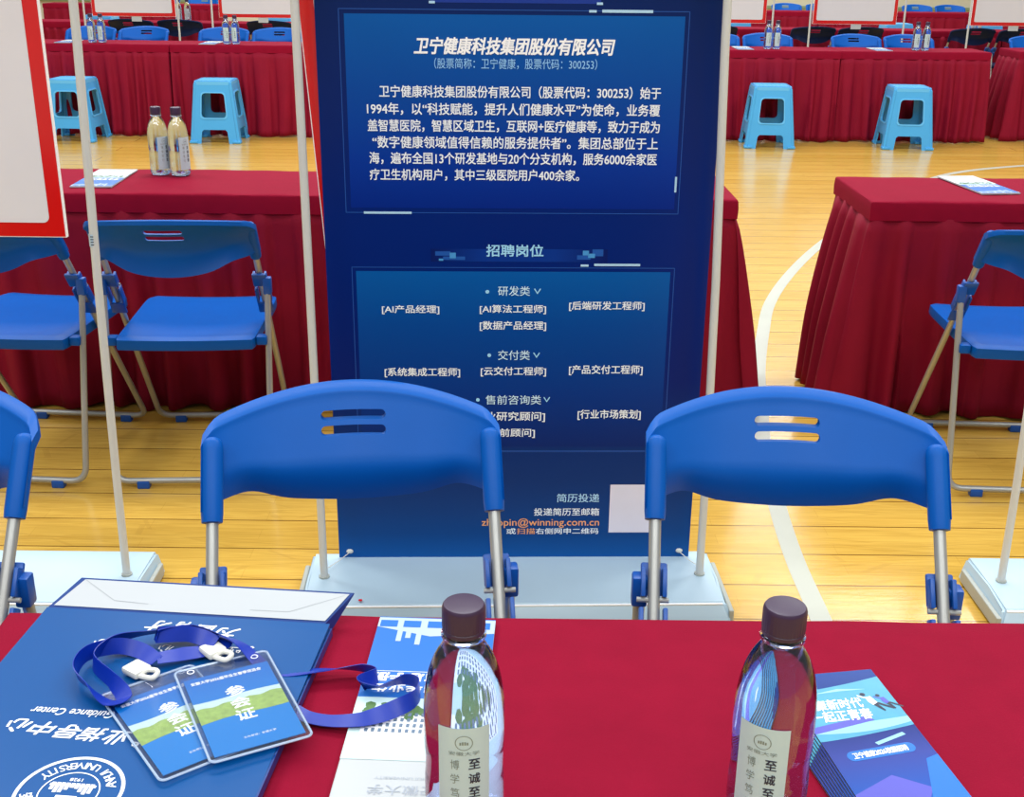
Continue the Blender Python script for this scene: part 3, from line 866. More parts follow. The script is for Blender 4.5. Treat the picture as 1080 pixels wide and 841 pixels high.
# ------------------------------------------------------------------ recruitment poster (local: x right, z up, face towards -y)
POSTER_BASE = .06
def make_poster():
    W, H = .880, 1.80
    root = empty('recruitment_poster', (-.429, 2.646, 0), R(1.62))
    tag(root, 'blue Chinese recruitment poster with white lettering hanging from the middle stand', 'poster')
    m_sheet = gradient_mat('poster_sheet', [(0, (3, 84, 160)), (.045, (2, 66, 134)), (.15, (1, 50, 114)), (.26, (1, 42, 110)), (.34, (0, 30, 108)), (.6, (0, 34, 114)), (1, (4, 34, 92))], 2, .06, 1.45, .3)
    bm = bmesh.new(); box(bm, (W / 2, 0, POSTER_BASE + H / 2), (W, .0012, H))
    sheet = link('sheet', bm, m_sheet, root)
    g1 = gradient_mat('poster_panel_upper', [(0, (0, 38, 132)), (.25, (0, 52, 150)), (.6, (1, 70, 156)), (1, (4, 88, 168))], 2, .945, 1.365, .3)
    g2 = gradient_mat('poster_panel_lower', [(0, (0, 38, 108)), (.3, (0, 52, 132)), (.7, (1, 70, 150)), (1, (4, 88, 166))], 2, .365, .80, .3)
    Y = lambda d: (lambda x, z: (x, -.0008 - d, z))
    def flat(name, rects, m, d, parent=root):
        bm = bmesh.new()
        for r in rects: poly(bm, r if isinstance(r, list) else rect(*r), Y(d))
        return link_flat(name, bm, m, parent)
    p1 = flat('company_panel', [(.062, .945, .792, 1.362)], g1, .0002)
    p2 = flat('vacancy_panel', [(.068, .362, .792, .799)], g2, .0002)
    thin = mat('poster_line', (26, 84, 168), .4)
    def outline(x0, z0, x1, z1, t=.0016):
        return [(x0, z0, x1, z0 + t), (x0, z1 - t, x1, z1), (x0, z0, x0 + t, z1), (x1 - t, z0, x1, z1)]
    flat('panel_outline', outline(.050, .934, .802, 1.3725), thin, .0003, p1)
    flat('panel_outline', outline(.058, .350, .802, .809), thin, .0003, p2)
    ice = mat('poster_ice', (176, 216, 244), .4)
    flat('accent_bars', [(.585, 1.3685, .601, 1.3735), (.613, 1.3685, .722, 1.3745), (.0905, .932, .198, .937), (.790, .984, .7945, 1.019)], ice, .0005, p1)
    flat('accent_bars', [(.584, .8115, .602, .8165), (.615, .813, .721, .8185)], ice, .0005, p2)
    gl = mat('poster_glow', (1, 50, 150), .4)
    flat('heading_band', [(.2466, 1.386, .610, 1.52)], gl, .0002, sheet)
    flat('heading_corners', [(.243, 1.384, .256, 1.389), (.601, 1.384, .614, 1.389)], ice, .0004, sheet)
    gm = gradient_mat('poster_heading_glow', [(0, (3, 26, 96)), (.3, (6, 52, 140)), (.7, (6, 52, 140)), (1, (3, 26, 96))], 0, .24, .645, .35)
    flat('heading_strip', [(.24, .822, .645, .852)], gm, .0002, sheet)
    pb1 = mat('poster_pixel', (70, 150, 214), .4); pb2 = mat('poster_pixel_dim', (20, 84, 170), .4)
    for q in ((.283, .830, .297, .843), (.258, .824, .268, .829), (.600, .832, .616, .842), (.588, .838, .602, .849)): flat('pixel_block', [q], pb1, .0005, sheet)
    for q in ((.268, .826, .318, .834), (.575, .828, .606, .838), (.61, .836, .635, .852), (.25, .836, .285, .846)): flat('pixel_block', [q], pb2, .0003, sheet)
    d = Y(.0008)
    def lines(name, items, m, parent, bold=.0, shear=0.0, squeeze=.88):
        for s, x0, z0, x1, z1 in items:
            zc, hh = (z0 + z1) / 2, (z1 - z0) / 2 * squeeze; z0, z1 = zc - hh, zc + hh
            bm = bmesh.new(); text(bm, s, x0, z0, x1, z1, d, bold=bold, shear=shear)
            link_flat(name, bm, m, parent)
    lines('company_title', [('卫宁健康科技集团股份有限公司', .213, 1.2805, .640, 1.3150)], M_WHITE, p1, .026, .18, 1.0)
    lines('stock_line', [('（股票简称：卫宁健康，股票代码：300253）', .2530, 1.2480, .6060, 1.2740)], mat('poster_text_blue', (150, 205, 250), .5), p1)
    tw = mat('poster_text', (240, 246, 255), .5, spec=.2)
    lines('company_text', [
        ('卫宁健康科技集团股份有限公司（股票代码：300253）始于', .1330, 1.1870, .7480, 1.2160),
        ('1994年，以“科技赋能，提升人们健康水平”为使命，业务覆', .1050, 1.1495, .7480, 1.1790),
        ('盖智慧医院，智慧区域卫生，互联网+医疗健康等，致力于成为', .1055, 1.1130, .7490, 1.1430),
        ('“数字健康领域值得信赖的服务提供者”。集团总部位于上', .1150, 1.0775, .7470, 1.1070),
        ('海，遍布全国13个研发基地与20个分支机构，服务6000余家医', .1070, 1.0420, .7465, 1.0720),
        ('疗卫生机构用户，其中三级医院用户400余家。', .1065, 1.0060, .5740, 1.0350)], tw, p1, .014)
    th = mat('poster_heading_text', (160, 220, 255), .5)
    lines('vacancy_heading', [('招聘岗位', .367, .8330, .4970, .8640)], th, sheet, .02)
    lines('group_headings', [('研发类', .3940, .7400, .4680, .7660), ('交付类', .3950, .5830, .4700, .6100), ('售前咨询类', .3660, .4700, .4990, .4970)], mat('poster_group_text', (205, 236, 255), .5), p2, .006)
    for x, z in ((.3693, .7510), (.3743, .5960), (.3474, .4835)):
        bm = bmesh.new(); poly(bm, [(x + .0045 * math.cos(a * .6283), z + .0045 * math.sin(a * .6283)) for a in range(10)], d); link_flat('bullet_dot', bm, th, p2)
    for x, z in ((.4775, .7525), (.4780, .5965), (.5045, .4845)):
        bm = bmesh.new()
        poly(bm, [(x, z + .005), (x + .008, z - .007), (x + .008, z - .003), (x + .002, z + .007)], d)
        poly(bm, [(x + .016, z + .005), (x + .014, z + .007), (x + .008, z - .003), (x + .008, z - .007)], d)
        link_flat('down_chevron', bm, th, p2)
    lines('vacancy_text', [
        ('[AI产品经理]', .1250, .6950, .2575, .7195), ('[AI算法工程师]', .3520, .6960, .5060, .7210), ('[后端研发工程师]', .5600, .7040, .7360, .7300),
        ('[数据产品经理]', .3520, .6550, .5070, .6815),
        ('[系统集成工程师]', .1270, .5390, .3050, .5660), ('[云交付工程师]', .3545, .5415, .5090, .5685), ('[产品交付工程师]', .5640, .5450, .7390, .5735),
        ('[行业研究顾问]', .3290, .4250, .5090, .4545), ('[行业市场策划]', .5880, .4305, .7400, .4600), ('[售前顾问]', .3660, .3835, .4850, .4110)], tw, p2, .014)
    flat('fold_seam', [(.09, .3475, .81, .3490)], thin, .0003, sheet)
    lines('contact_heading', [('简历投递', .5430, .2110, .6480, .2370)], mat('poster_contact_text', (180, 222, 252), .5), sheet, .008)
    lines('contact_text', [('投递简历至邮箱', .4870, .1745, .6490, .1975), ('或', .4190, .1235, .4420, .1420), ('右侧网申二维码', .4920, .1235, .6490, .1420)], tw, sheet, .014)
    lines('contact_email', [('zhaopin@winning.com.cn', .3570, .1400, .6500, .1700), ('扫描', .4445, .1235, .4900, .1420)], mat('poster_orange_text', (255, 172, 112), .5), sheet, .006)
    flat('white_patch', [(.6745, .1285, .7900, .2600)], mat('poster_white_patch', (226, 222, 236), .5), .0005, sheet)
    # eyelets and the strings that tie the lower corners to the poles
    for x, px in ((.0270, -.022), (.8550, .898)):
        bm = bmesh.new()
        vs = bmesh.ops.create_icosphere(bm, subdivisions=2, radius=.009)['verts']
        bmesh.ops.scale(bm, vec=(1, .5, .7), verts=vs); bmesh.ops.translate(bm, vec=(x, -.003, .078), verts=vs)
        k = link('corner_knot', bm, M_CLIP, sheet, smooth=True)
        bm = bmesh.new(); tube(bm, [(x, -.004, .076), ((x + px) / 2, -.03, .066), (px, -.075, .069)], .0011, 6)
        link('tie_string', bm, M_CLIP, k)
    return root

# ================================================================== LAYOUT
# --- near table and its neighbour
make_table(-.587, .633, .762, 1.217, 'nlr', {'n': .02, 'l': .0, 'r': .05}, 'nearest red-covered table, holding the blue bag and two large bottles', 1)
make_table(-1.86, -.632, .762, 1.217, 'nlr', {'n': .02, 'l': .05, 'r': .0}, 'red-covered table at the far left edge, mostly cut off, beside the nearest table', 2)

# --- chairs
CHAIR = make_chair()
used = [False]
def place_chair(x, y, rz, label, group):
    o = CHAIR if not used[0] else copy_tree(CHAIR)
    used[0] = True
    o.location = (x, y, 0); o.rotation_euler = (0, 0, rz)
    tag(o, label, 'chair', group); return o
G0 = 'blue folding chairs behind the nearest table'
place_chair(-.246, 1.700, R(180 + 7), 'blue folding chair behind the nearest table, middle one, in front of the poster', G0)
place_chair(.437, 1.690, R(180 - 3.5), 'blue folding chair behind the nearest table, right of the poster', G0)
place_chair(-.958, 1.690, R(180 - 2), 'blue folding chair cut off by the left edge, behind the nearest table', G0)
G2 = 'blue folding chairs seen from behind at the second row'
place_chair(-.935, 3.178, R(3.2), 'blue folding chair with its back to us, beside the left pole, whole seat showing', G2)
place_chair(-1.475, 3.178, R(-4), 'blue folding chair with its back to us, half hidden under the red-framed board', G2)
place_chair(1.515, 3.170, R(-3), 'blue folding chair with its back to us, cut off by the right edge', G2)

# --- second row tables
make_table(-.525, .715, 3.800, 4.245, 'nlrf', {'n': -.012, 'l': .004, 'r': .115, 'f': .03}, 'red skirted table whose right end shows beside the poster', 3, yaw=R(0.3))
make_table(-1.775, -.535, 3.800, 4.245, 'nlrf', {'n': -.012, 'l': .004, 'r': .004, 'f': .03}, 'red skirted table at left carrying two bottles, behind the blue chairs', 4)
make_table(1.155, 2.395, 3.800, 4.250, 'nlrf', {'n': -.012, 'l': .075, 'r': .02, 'f': .03}, 'red skirted table at right with a lone brochure on it', 5)

# --- display stands of the first row
mid = make_stand(board_dx=-.056, lean=(-.004, -.026), tilt=-R(3.7))
mid.location = (.007, 2.562, 0); mid.rotation_euler = (0, 0, R(2.2))
tag(mid, 'middle display stand carrying the blue poster, on a white tray base', 'display stand', 'display stands behind the nearest table')
ls = make_stand(board_dx=-.040, lean=(.02, .02))
ls.location = (-1.391, 2.545, 0); tag(ls, 'left display stand with a large red-framed whiteboard at the left edge', 'display stand', 'display stands behind the nearest table')
rs = make_stand(lean=(-.02, -.02))
rs.location = (1.659, 2.56, 0); tag(rs, 'right display stand, one pole and white tray base at the right edge', 'display stand', 'display stands behind the nearest table')
bm = bmesh.new(); lathe(bm, [(.005, .0603), (.005, .0609)], 16, c=(-.362, -.113))
link('red_sticker', bm, M_RED, mid)
bm = bmesh.new(); lathe(bm, [(.0099, -.014), (.0099, .014)], 14, cap=False)
st_ = link('label_sticker', bm, M_BASE, ls, smooth=True); st_.location = (.459 + .0075, .016, .885)
bm = bmesh.new()
for k in range(4): box(bm, (.0, -.0099, -.009 + k * .006), (.007, .0004, .002))
link('sticker_print', bm, M_LABELW, st_)
make_poster()

# --- third row and beyond
GT3 = 'red skirted tables of the third row'
for i, (x0, x1, y0, lab, fl) in enumerate((
        (-4.13, -2.895, 10.24, 'far red skirted table behind the leftmost sky blue stool', {'n': .03, 'l': .03, 'r': .0}),
        (-2.880, -1.645, 10.26, 'far red skirted table behind the stool just left of the poster', {'n': .03, 'l': .0, 'r': .03}),
        (1.490, 2.720, 10.32, 'far red skirted table behind the stool just right of the poster', {'n': .03, 'l': .03, 'r': .0}),
        (2.735, 3.985, 10.34, 'far red skirted table behind the rightmost sky blue stool', {'n': .03, 'l': .0, 'r': .03}),
        (4.300, 5.550, 10.50, 'far red skirted table cut off by the right edge beyond the gap', {'n': .05, 'l': .10, 'r': .03}))):
    make_table(x0, x1, y0, y0 + .45, 'nlr', fl, lab, 10 + i, GT3)

G3 = 'bright blue folding chairs facing us in the third row'
for x, lab in ((-3.885, 'bright blue far chair behind the leftmost pair of far bottles'),
               (-3.405, 'bright blue far chair under the left far whiteboard, beside the bottled one'),
               (-2.67, 'bright blue far chair behind the second pair of far bottles from left'),
               (-2.18, 'bright blue far chair directly left of the poster'),
               (1.815, 'bright blue far chair directly right of the poster'),
               (2.30, 'bright blue far chair behind the far bottles just right of the poster'),
               (3.11, 'bright blue far chair between the two right pairs of far bottles'),
               (3.59, 'bright blue far chair behind the rightmost pair of far bottles'),
               (4.74, 'bright blue far chair cut off by the right edge')):
    place_chair(x, 11.32, R(180), lab, G3)

ST = make_stand(lean=(.0, .0), slip=True)
first = True
GS3 = 'far display stands with white boards'
for x, y, lab in ((-3.768, 12.15, 'far red-framed whiteboard stand, leftmost of the far ones'), (-2.517, 12.15, 'far red-framed whiteboard stand directly left of the poster'),
               (2.049, 12.15, 'far red-framed whiteboard stand directly right of the poster'), (3.335, 12.15, 'far red-framed whiteboard stand, second to the right of the poster'),
               (4.890, 12.15, 'far red-framed whiteboard stand cut off by the right edge')):
    o = ST if first else copy_tree(ST); first = False
    o.location = (x, y, 0); tag(o, lab, 'display stand', GS3)

# fourth row: dark chairs with their backs to us, tables, stacked stools
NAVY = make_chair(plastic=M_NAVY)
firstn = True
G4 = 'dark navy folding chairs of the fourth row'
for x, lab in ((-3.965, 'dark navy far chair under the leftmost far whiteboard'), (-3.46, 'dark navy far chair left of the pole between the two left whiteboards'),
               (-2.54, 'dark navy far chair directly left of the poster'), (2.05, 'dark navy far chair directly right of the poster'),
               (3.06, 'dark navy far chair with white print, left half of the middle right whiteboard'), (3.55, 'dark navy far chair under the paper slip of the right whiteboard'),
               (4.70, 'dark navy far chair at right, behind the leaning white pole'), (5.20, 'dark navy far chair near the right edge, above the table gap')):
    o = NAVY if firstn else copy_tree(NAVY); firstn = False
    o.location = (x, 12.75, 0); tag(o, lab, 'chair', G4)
GT4 = 'red skirted tables of the fourth row'
for i, (x0, lab) in enumerate(((-5.60, 'red table of the fourth row at the far left'), (-4.34, 'red table of the fourth row under the leftmost far whiteboard'), (-3.08, 'red table of the fourth row just left of the poster'),
                (1.50, 'red table of the fourth row just right of the poster'), (2.76, 'red table of the fourth row under the middle right whiteboard'), (4.02, 'red table of the fourth row behind the rightmost far bottles'), (5.28, 'red table of the fourth row at the far right edge'))):
    make_table(x0, x0 + 1.245, 13.42, 13.87, 'nlrf', {'n': .0, 'l': .0, 'r': .0, 'f': .03}, lab, 30 + i, GT4)
GT5 = 'red skirted tables of the fifth row'
for i, (x0, lab) in enumerate(((-6.80, 'farthest red skirted table at the left edge'), (-5.54, 'farthest red skirted table between the two left whiteboards'), (3.10, 'farthest red skirted table right of the first right whiteboard'),
                (4.36, 'farthest red skirted table behind the middle right whiteboard'), (5.62, 'farthest red skirted table seen between the two right whiteboards'), (6.88, 'farthest red skirted table behind the rightmost whiteboard'))):
    make_table(x0, x0 + 1.245, 17.9, 18.35, 'nlr', {'n': .03, 'l': .0, 'r': .0}, lab, 40 + i, GT5)
G5 = 'farthest blue folding chairs'
for x, lab in ((-5.33, 'farthest blue chair left of the second left whiteboard'), (-4.75, 'farthest blue chair between the two left whiteboards'), (4.10, 'farthest blue chair in the gap right of the first right whiteboard'),
               (4.62, 'farthest blue chair beside a pole in the first right gap'), (6.08, 'farthest blue chair, left one between the two right whiteboards'), (6.58, 'farthest blue chair, right one between the two right whiteboards')):
    place_chair(x, 18.95, R(180), lab, G5)

# --- stools
STOOL = make_stool(); fs = [True]
def stool(x, y, rz, label, group, z=0.0):
    o = STOOL if fs[0] else copy_tree(STOOL); fs[0] = False
    o.location = (x, y, z); o.rotation_euler = (0, 0, rz); tag(o, label, 'stool', group); return o
GST = 'sky blue plastic stools in front of the third row tables'
stool(-3.640, 10.02, R(-3), 'sky blue plastic stool farthest left, partly behind the leaning pole', GST).location.z = 0
stool(-2.460, 10.03, R(1), 'sky blue plastic stool just left of the poster', GST)
stool(2.110, 10.08, R(-3), 'sky blue plastic stool just right of the poster', GST)
stool(3.255, 10.09, R(-4), 'sky blue plastic stool farthest right, before the far table end', GST)
GSS = 'stacked sky blue stools beyond the fourth row'
for x, where in ((-4.82, 'left far bottles'), (-2.75, 'chair left of the poster'), (2.55, 'chair right of the poster'), (4.42, 'rightmost far bottles'), (5.45, 'rightmost whiteboard')):
    for k, lv in enumerate(('bottom', 'middle', 'topmost')):
        stool(x, 14.45, 0, f'sky blue stool stacked far behind the {where}, {lv} of three', GSS, z=.14 * k)

# --- bottles
BOT = make_bottle(); fb = [True]
def bottle(x, y, z, rz, label, group):
    o = BOT if fb[0] else copy_tree(BOT); fb[0] = False
    o.location = (x, y, z); o.rotation_euler = (0, 0, rz); tag(o, label, 'bottle', group); return o
TZ = .7523
bottle(-.038, .855, TZ, R(2), 'clear water bottle with dark cap standing by the handbook, left of the two near ones', 'near water bottles')
bottle(.228, .857, TZ, R(-27), 'clear water bottle with dark cap beside the leaflet pile, right near one', 'near water bottles')
bottle(-1.232, 4.140, TZ, R(48), 'left bottle of the pair on the left second-row table', 'water bottles on the second row')
bottle(-1.160, 4.130, TZ, R(55), 'right bottle of the pair on the left second-row table', 'water bottles on the second row')
GB = 'water bottles on the third row'
for x, y, lab in ((-3.555, 10.36, 'left bottle of the leftmost pair on the far tables'), (-3.475, 10.37, 'right bottle of the leftmost pair on the far tables'),
               (-2.425, 10.36, 'left bottle of the far pair just left of the poster'), (-2.350, 10.36, 'right bottle of the far pair just left of the poster'),
               (2.135, 10.48, 'left bottle of the far pair just right of the poster'), (2.210, 10.48, 'right bottle of the far pair just right of the poster'),
               (3.400, 10.50, 'left bottle of the rightmost far pair'), (3.480, 10.50, 'right bottle of the rightmost far pair')):
    bottle(x, y, TZ, random.uniform(-.2, .2), lab, GB)
for x, lab in ((-3.72, 'left bottle on the fourth row between the left whiteboards'), (-3.62, 'right bottle on the fourth row between the left whiteboards'), (5.02, 'left bottle on the fourth row by the rightmost whiteboard'), (5.10, 'right bottle on the fourth row by the rightmost whiteboard')):
    bottle(x, 13.70, TZ, 0.1, lab, 'water bottles on the fourth row')

# --- brochures
BRO = make_brochure(); fr_ = [True]
def brochure(x, y, rz, label, group):
    o = BRO if fr_[0] else copy_tree(BRO); fr_[0] = False
    o.location = (x, y, TZ - .0008); o.rotation_euler = (0, 0, rz); tag(o, label, 'brochure', group); return o
GBR = 'university handbooks'
brochure(-.0905, 1.040, R(-2.4), 'blue and white university handbook on the nearest table behind the left bottle', GBR)
brochure(-1.395, 4.040, R(182), 'handbook lying on the left second-row table beside two bottles', GBR)
brochure(1.598, 4.095, R(187), 'handbook lying alone on the right second-row table', GBR)
for x, y, lab in ((-3.777, 10.42, 'far handbook left of the leftmost far bottles'), (-2.572, 10.42, 'far handbook left of the second far bottle pair'), (1.93, 10.50, 'far handbook just right of the poster'), (3.10, 10.52, 'far handbook left of the rightmost far bottles')):
    brochure(x, y, R(180), lab, GBR)

# --- pile of leaflets
LEAF = make_leaflet(); PLAIN = None
GL = 'recruitment leaflets piled by the right bottle'
names = ('ninth', 'eighth', 'seventh', 'sixth', 'fifth', 'fourth', 'third', 'second', 'first')
for k, nm in enumerate(names):
    z = TZ - .0006 + k * .0022
    if k == 8: o = LEAF
    else: o = copy_tree(LEAF)
    off = -(8 - k) * .0021
    a = R(9.5 + (8 - k) * .25)
    # right-hand far corner of the pile at (.387, 1.087)
    c = Vector((.387 + off, 1.087 - (8 - k) * .0012, 0)) - Matrix.Rotation(a, 3, 'Z') @ Vector((.052, .108, 0))
    o.location = (c.x, c.y, z); o.rotation_euler = (0, 0, a)
    tag(o, ('topmost blue recruitment leaflet of the pile, running figures on its cover' if k == 8 else f'blue recruitment leaflet, {nm} from the top of the pile by the right bottle'), 'leaflet', GL)

# --- paper bag lying on the table, bottom panel raised at the far end (local: x right, y towards us negative)
def make_bag():
    root = empty('paper_gift_bag', (-.537, 1.201, .7515), R(-5.1))
    tag(root, 'blue university paper bag with white base lying on the nearest table', 'bag')
    W, L = .334, .425
    bm = bmesh.new()
    sec = [(0, .0165), (-L, .006), (-L, .0005), (.030, .0005), (.034, .036)]     # (y, z) side outline
    prism(bm, [(0, .0165), (-L, .006), (-L, .0005), (0, .0005)], 0, W, lambda y, z, x: (x, y, z))
    link('bag_body', bm, M_BAG, root)
    bm = bmesh.new(); prism(bm, [(0.0005, .0160), (.040, .0350), (.040, .0335), (.006, .0005), (0.0005, .0005)], 0.0, W - .006, lambda y, z, x: (x + (y / .04) * .026, y, z))
    bt = link('bag_base', bm, M_BAGSIDE, root)
    bm = bmesh.new()
    f = lambda x, t: (x * (W - .008) + .003 + t * .026, .0012 + t * .0375, .0168 + t * .0182 + .0004)
    poly(bm, [(.008, .05), (.992, .05), (.985, .96), (.012, .96)], f); wh = link_flat('white_base_panel', bm, M_PAPER, bt)
    bm = bmesh.new()
    crease = mat('paper_crease', (160, 164, 168), .6)
    g = lambda x, t: tuple(Vector(f(x, t)) + Vector((0, 0, .0003)))
    for pts in ([(.012, .95), (.20, .30), (.203, .30), (.016, .95)], [(.20, .30), (.33, .25), (.33, .265), (.203, .315)], [(.70, .25), (.84, .26), (.84, .275), (.70, .265)], [(.84, .26), (.975, .90), (.972, .90), (.838, .275)]):
        poly(bm, pts, g)
    link_flat('fold_crease', bm, crease, wh)
    bm = bmesh.new(); box(bm, (W + .0015, -L / 2, .006), (.002, L, .010)); link('side_gusset', bm, M_BAGSIDE, root)
    # lettering, upside down for the camera; u = distance from the right edge... here plain local coordinates
    def z_at(y): return .0165 + (.006 - .0165) * (-y / L) + .0004
    f = lambda x, y: (x, y, z_at(y))
    inv = Matrix.Rotation(R(5.1), 3, 'Z')
    def loc(X, Y):
        v = inv @ Vector((X + .537, Y - 1.201, 0)); return v.x, v.y
    bm = bmesh.new()
    xs = [(-.487, '心'), (-.460, '中'), (-.433, '导'), (-.409, '指'), (-.383, '业'), (-.352, '就'), (-.326, '生'), (-.300, '业'), (-.274, '毕')]
    for i, (X, c) in enumerate(xs):
        x, y = loc(X, .984 - .0045 * i)
        text(bm, c, x - .0115, y - .010, x + .0115, y + .010, f, bold=.018, shear=.35, flip=True)
    link_flat('centre_name_lettering', bm, M_WHITE, root); bm = bmesh.new()
    x, y = loc(-.4395, 1.005); text(bm, 'Guidance Center', x - .043, y - .0055, x + .043, y + .0055, f, bold=.01, shear=.2, flip=True)
    link_flat('english_lettering', bm, M_WHITE, root); bm = bmesh.new()
    for X, Y, c, s in ((-.318, 1.150, '为', .012), (-.345, 1.156, '国', .010), (-.372, 1.162, '育', .009), (-.398, 1.164, '才', .012)):
        x, y = loc(X, Y); text(bm, c, x - s, y - .010, x + s, y + .010, f, bold=.018, shear=.3, flip=True)
    link_flat('slogan_lettering', bm, M_WHITE, root)
    for X, Y, c in ((-.290, 1.118, '就'), (-.308, 1.116, '业'), (-.378, 1.119, '心'), (-.452, 1.129, '办')):
        bm = bmesh.new(); x, y = loc(X, Y); text(bm, c, x - .008, y - .007, x + .008, y + .007, f, bold=.012, shear=.3, flip=True)
        link_flat('small_lettering', bm, M_WHITE, root)
    # round university seal, upside down
    sx, sy = loc(-.402, .887)
    bm = bmesh.new(); N = 72
    def ringf(r0, r1):
        for k in range(N):
            a, b = 2 * math.pi * k / N, 2 * math.pi * (k + 1) / N
            poly(bm, [(sx + r1 * math.cos(a), sy + r1 * math.sin(a)), (sx + r1 * math.cos(b), sy + r1 * math.sin(b)), (sx + r0 * math.cos(b), sy + r0 * math.sin(b)), (sx + r0 * math.cos(a), sy + r0 * math.sin(a))], f)
    ringf(.0465, .0500); ringf(.0268, .0280)
    def arc(sx_, word, r, a0, a1, h, inward, bold):
        n = len(word)
        for i, ch in enumerate(word):
            if ch == ' ': continue
            a = R(a0 + (a1 - a0) * i / (n - 1))
            cxp, cyp = sx + r * math.cos(a), sy + r * math.sin(a)
            rot = a - math.pi / 2 + (math.pi if inward else 0)
            _, _, asp = text_mesh(ch); w = h * min(asp, 1.1)
            def g(x, y):
                X = cxp + x * math.cos(rot) - y * math.sin(rot); Y = cyp + x * math.sin(rot) + y * math.cos(rot)
                return f(X, Y)
            text(bm, ch, -w / 2, -h / 2, w / 2, h / 2, g, bold=bold)
    # English runs along the far arc with its letter tops towards the centre
    arc(sx, 'ANHUI UNIVERSITY', .0372, 22, 148, .0088, True, .01)
    arc(sx, '安徽大学', .0372, 196, 344, .0125, True, .02)
    text(bm, '1928', sx - .006, sy + .0155, sx + .006, sy + .0195, f, bold=.02, flip=True)
    for i in range(9):
        x = sx - .0205 + i * .0046; hgt = .010 + .004 * math.sin(i * 1.1)
        poly(bm, rect(x, sy + .013 - hgt, x + .0036, sy + .013), f)
    poly(bm, rect(sx - .022, sy + .0085, sx + .022, sy + .0115), f)
    poly(bm, rect(sx - .010, sy - .008, sx + .010, sy - .004), f)
    link_flat('university_seal', bm, M_WHITE, root)
    return root
make_bag()

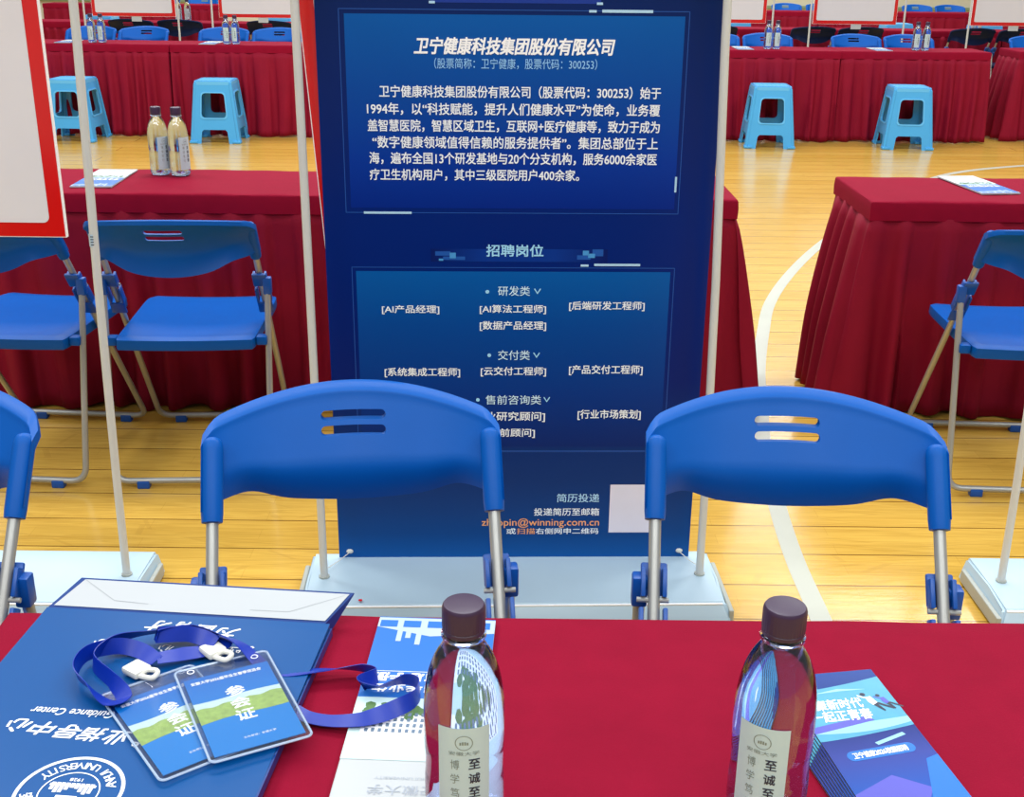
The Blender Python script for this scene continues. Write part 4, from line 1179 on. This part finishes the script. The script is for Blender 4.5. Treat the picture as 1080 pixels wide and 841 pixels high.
# --- conference badges on lanyards
M_CARD = gradient_mat('badge_card', [(0, (14, 124, 198)), (.48, (18, 126, 200)), (.60, (60, 150, 200)), (.61, (18, 120, 196)), (1, (10, 104, 186))], 1, -.075, .065, .3)
M_LAND = mat('badge_meadow', (150, 178, 84), .4, var=.45, scale=160); M_HAZE = mat('badge_haze', (196, 218, 214), .4)
def make_badge(loc, rz, tilt, label, strap, z_off=0.0):
    root = empty('conference_badge', loc, rz)
    root.rotation_euler = (tilt[0], tilt[1], rz)
    tag(root, label, 'badge', 'conference badges on the blue bag')
    w, l = .0505, .084
    # clear sleeve: two thin walls with a welded border
    bm = bmesh.new()
    prism(bm, rrect(-w, -l, w, l, .006), .0000, .0005); prism(bm, rrect(-w, -l, w, l, .006), .0024, .0029)
    sl = link('clear_sleeve', bm, M_PVC, root)
    bm = bmesh.new(); pts = rrect(-w + .001, -l + .001, w - .001, l - .001, .006)
    tube(bm, [(x, y, .00115) for x, y in pts + pts[:1]], .0013, 6)
    link('sleeve_border', bm, mat('sleeve_weld', (188, 206, 226), .12, spec=.8), sl, smooth=True)
    cw, y0, y1 = w - .006, -l + .008, l - .022
    bm = bmesh.new(); box(bm, (0, (y0 + y1) / 2, .00115), (2 * cw, y1 - y0, .0008))
    card = link('card', bm, M_CARD, root)
    zt = .00162; f = lambda x, y: (x, y, zt + .0001)
    def strip(name, prof, m, z):
        bm = bmesh.new(); n = 16
        up = [(-cw + 2 * cw * k / n, prof(k / n)[1]) for k in range(n + 1)]; dn = [(-cw + 2 * cw * k / n, prof(k / n)[0]) for k in range(n + 1)]
        layer(bm, dn + up[::-1], z); return link_flat(name, bm, m, card)
    strip('haze_band', lambda t: (-.020 + .006 * t, .016 - .001 * math.sin(t * 7)), M_HAZE, zt - .00003)
    strip('meadow_band', lambda t: (-.022 + .004 * t + .002 * math.sin(t * 5), .004 + .004 * t + .0015 * math.sin(t * 23)), M_LAND, zt + .00002)
    bm = bmesh.new()
    text(bm, '安徽大学2026届毕业生春季双选会', -cw + .006, y1 - .013, cw - .010, y1 - .0075, f, bold=.02)
    for c, yy in (('参', .014), ('会', -.008), ('证', -.030)): text(bm, c, -.0095, yy, .0095, yy + .0175, f, bold=.02)
    text(bm, '主办单位：安徽大学', -.012, y0 + .016, .020, y0 + .0195, f)
    link_flat('card_lettering', bm, M_WHITE, card)
    bm = bmesh.new()
    for x in (-.034, .034):
        for k in range(14):
            a, b = 2 * math.pi * k / 14, 2 * math.pi * (k + 1) / 14
            layer(bm, [(x + .004 * math.cos(a), l - .010 + .004 * math.sin(a)), (x + .004 * math.cos(b), l - .010 + .004 * math.sin(b)), (x + .003 * math.cos(b), l - .010 + .003 * math.sin(b)), (x + .003 * math.cos(a), l - .010 + .003 * math.sin(a))], .0031)
    link_flat('punch_rings', bm, M_WHITE, sl)
    # ivory swivel clip
    bm = bmesh.new()
    box(bm, (-.004, l + .016, .007), (.022, .024, .008), .0025, Matrix.Rotation(R(18), 3, 'Z'))
    cl = link('swivel_clip', bm, M_CLIP, root, smooth=True)
    bm = bmesh.new()
    tube(bm, fillet([(-.006, l + .004, .006), (.004, l - .010, .006), (.014, l - .002, .008), (.004, l + .008, .008), (-.006, l + .004, .006)], .006, 4), .0028, 8)
    link('clip_loop', bm, M_CLIP, cl, smooth=True)
    bm = bmesh.new(); box(bm, (.002, l - .010, .0026), (.010, .020, .0012), .0004, Matrix.Rotation(R(10), 3, 'Z')); link('vinyl_tab', bm, M_PVC, cl)
    # lanyard ribbon: world-space centre line, each point (x, y, z, lean from flat 0 .. upright 90)
    mw = Matrix.Translation(Vector(loc)) @ Euler(root.rotation_euler).to_matrix().to_4x4()
    inv = mw.inverted()
    P = [Vector(p[:3]) for p in strap]; A = [p[3] for p in strap]
    fine, fa = [], []
    for i in range(len(P) - 1):
        p0, p1, p2, p3 = P[max(0, i - 1)], P[i], P[i + 1], P[min(len(P) - 1, i + 2)]
        for k in range(8):
            t = k / 8
            fine.append(0.5 * ((2 * p1) + (p2 - p0) * t + (2 * p0 - 5 * p1 + 4 * p2 - p3) * t * t + (3 * p1 - p0 - 3 * p2 + p3) * t ** 3)); fa.append(A[i] + (A[i + 1] - A[i]) * t)
    fine.append(P[-1]); fa.append(A[-1])
    bm = bmesh.new(); rings = []
    hw, th = .0088, .0004
    for i, p in enumerate(fine):
        t = (fine[min(i + 1, len(fine) - 1)] - fine[max(0, i - 1)]).normalized()
        side = t.cross(Vector((0, 0, 1)))
        side = side.normalized() if side.length > 1e-4 else Vector((1, 0, 0))
        a = R(fa[i]); upv = side.cross(t).normalized()
        d = side * math.cos(a) + upv * math.sin(a); nn = t.cross(d).normalized()
        c = p + Vector((0, 0, abs(math.sin(a)) * hw))
        rings.append([bm.verts.new(inv @ (c + d * sx * hw + nn * sy * th)) for sx, sy in ((-1, -1), (1, -1), (1, 1), (-1, 1))])
    for a, b in zip(rings, rings[1:]):
        for k in range(4): bm.faces.new((a[k], a[(k + 1) % 4], b[(k + 1) % 4], b[k]))
    bm.faces.new(rings[0][::-1]); bm.faces.new(rings[-1])
    link('lanyard', bm, M_RIBBON, root, smooth=True, angle=60)
    return root

BZ = .7650
make_badge((-.3300, .993, BZ), R(37), (0, 0), 'left conference badge, partly under the other badge, on the blue bag',
           [(-.376, 1.082, .773, 10), (-.398, 1.098, .772, 40), (-.425, 1.103, .771, 70), (-.452, 1.088, .770, 85), (-.452, 1.055, .770, 80), (-.428, 1.030, .769, 60), (-.405, 1.012, .7675, 20),
            (-.392, 1.022, .767, 20), (-.412, 1.045, .768, 70), (-.440, 1.075, .771, 80), (-.430, 1.108, .774, 70), (-.400, 1.125, .776, 45), (-.350, 1.134, .776, 35), (-.312, 1.120, .774, 20), (-.325, 1.105, .773, 10), (-.350, 1.096, .772, 20), (-.376, 1.086, .774, 10)])
make_badge((-.2715, 1.0150, BZ + .0042), R(26.8), (0, 0), 'right conference badge, lying on top and fully readable, blue card',
           [(-.318, 1.108, .778, 20), (-.350, 1.118, .778, 70), (-.385, 1.118, .777, 60), (-.345, 1.128, .779, 60), (-.296, 1.112, .776, 30), (-.262, 1.088, .7640, 0), (-.235, 1.078, .7640, 5), (-.195, 1.086, .7600, 25), (-.158, 1.090, .756, 60), (-.140, 1.074, .757, 85), (-.155, 1.060, .757, 60), (-.135, 1.052, .7605, 40),
            (-.110, 1.062, .7605, 70), (-.094, 1.052, .7605, 90), (-.096, 1.028, .7605, 80), (-.120, 1.010, .7605, 40), (-.148, 1.000, .7605, 15), (-.180, 1.004, .757, 5), (-.205, 1.012, .757, 0), (-.225, 1.022, .762, 0)])
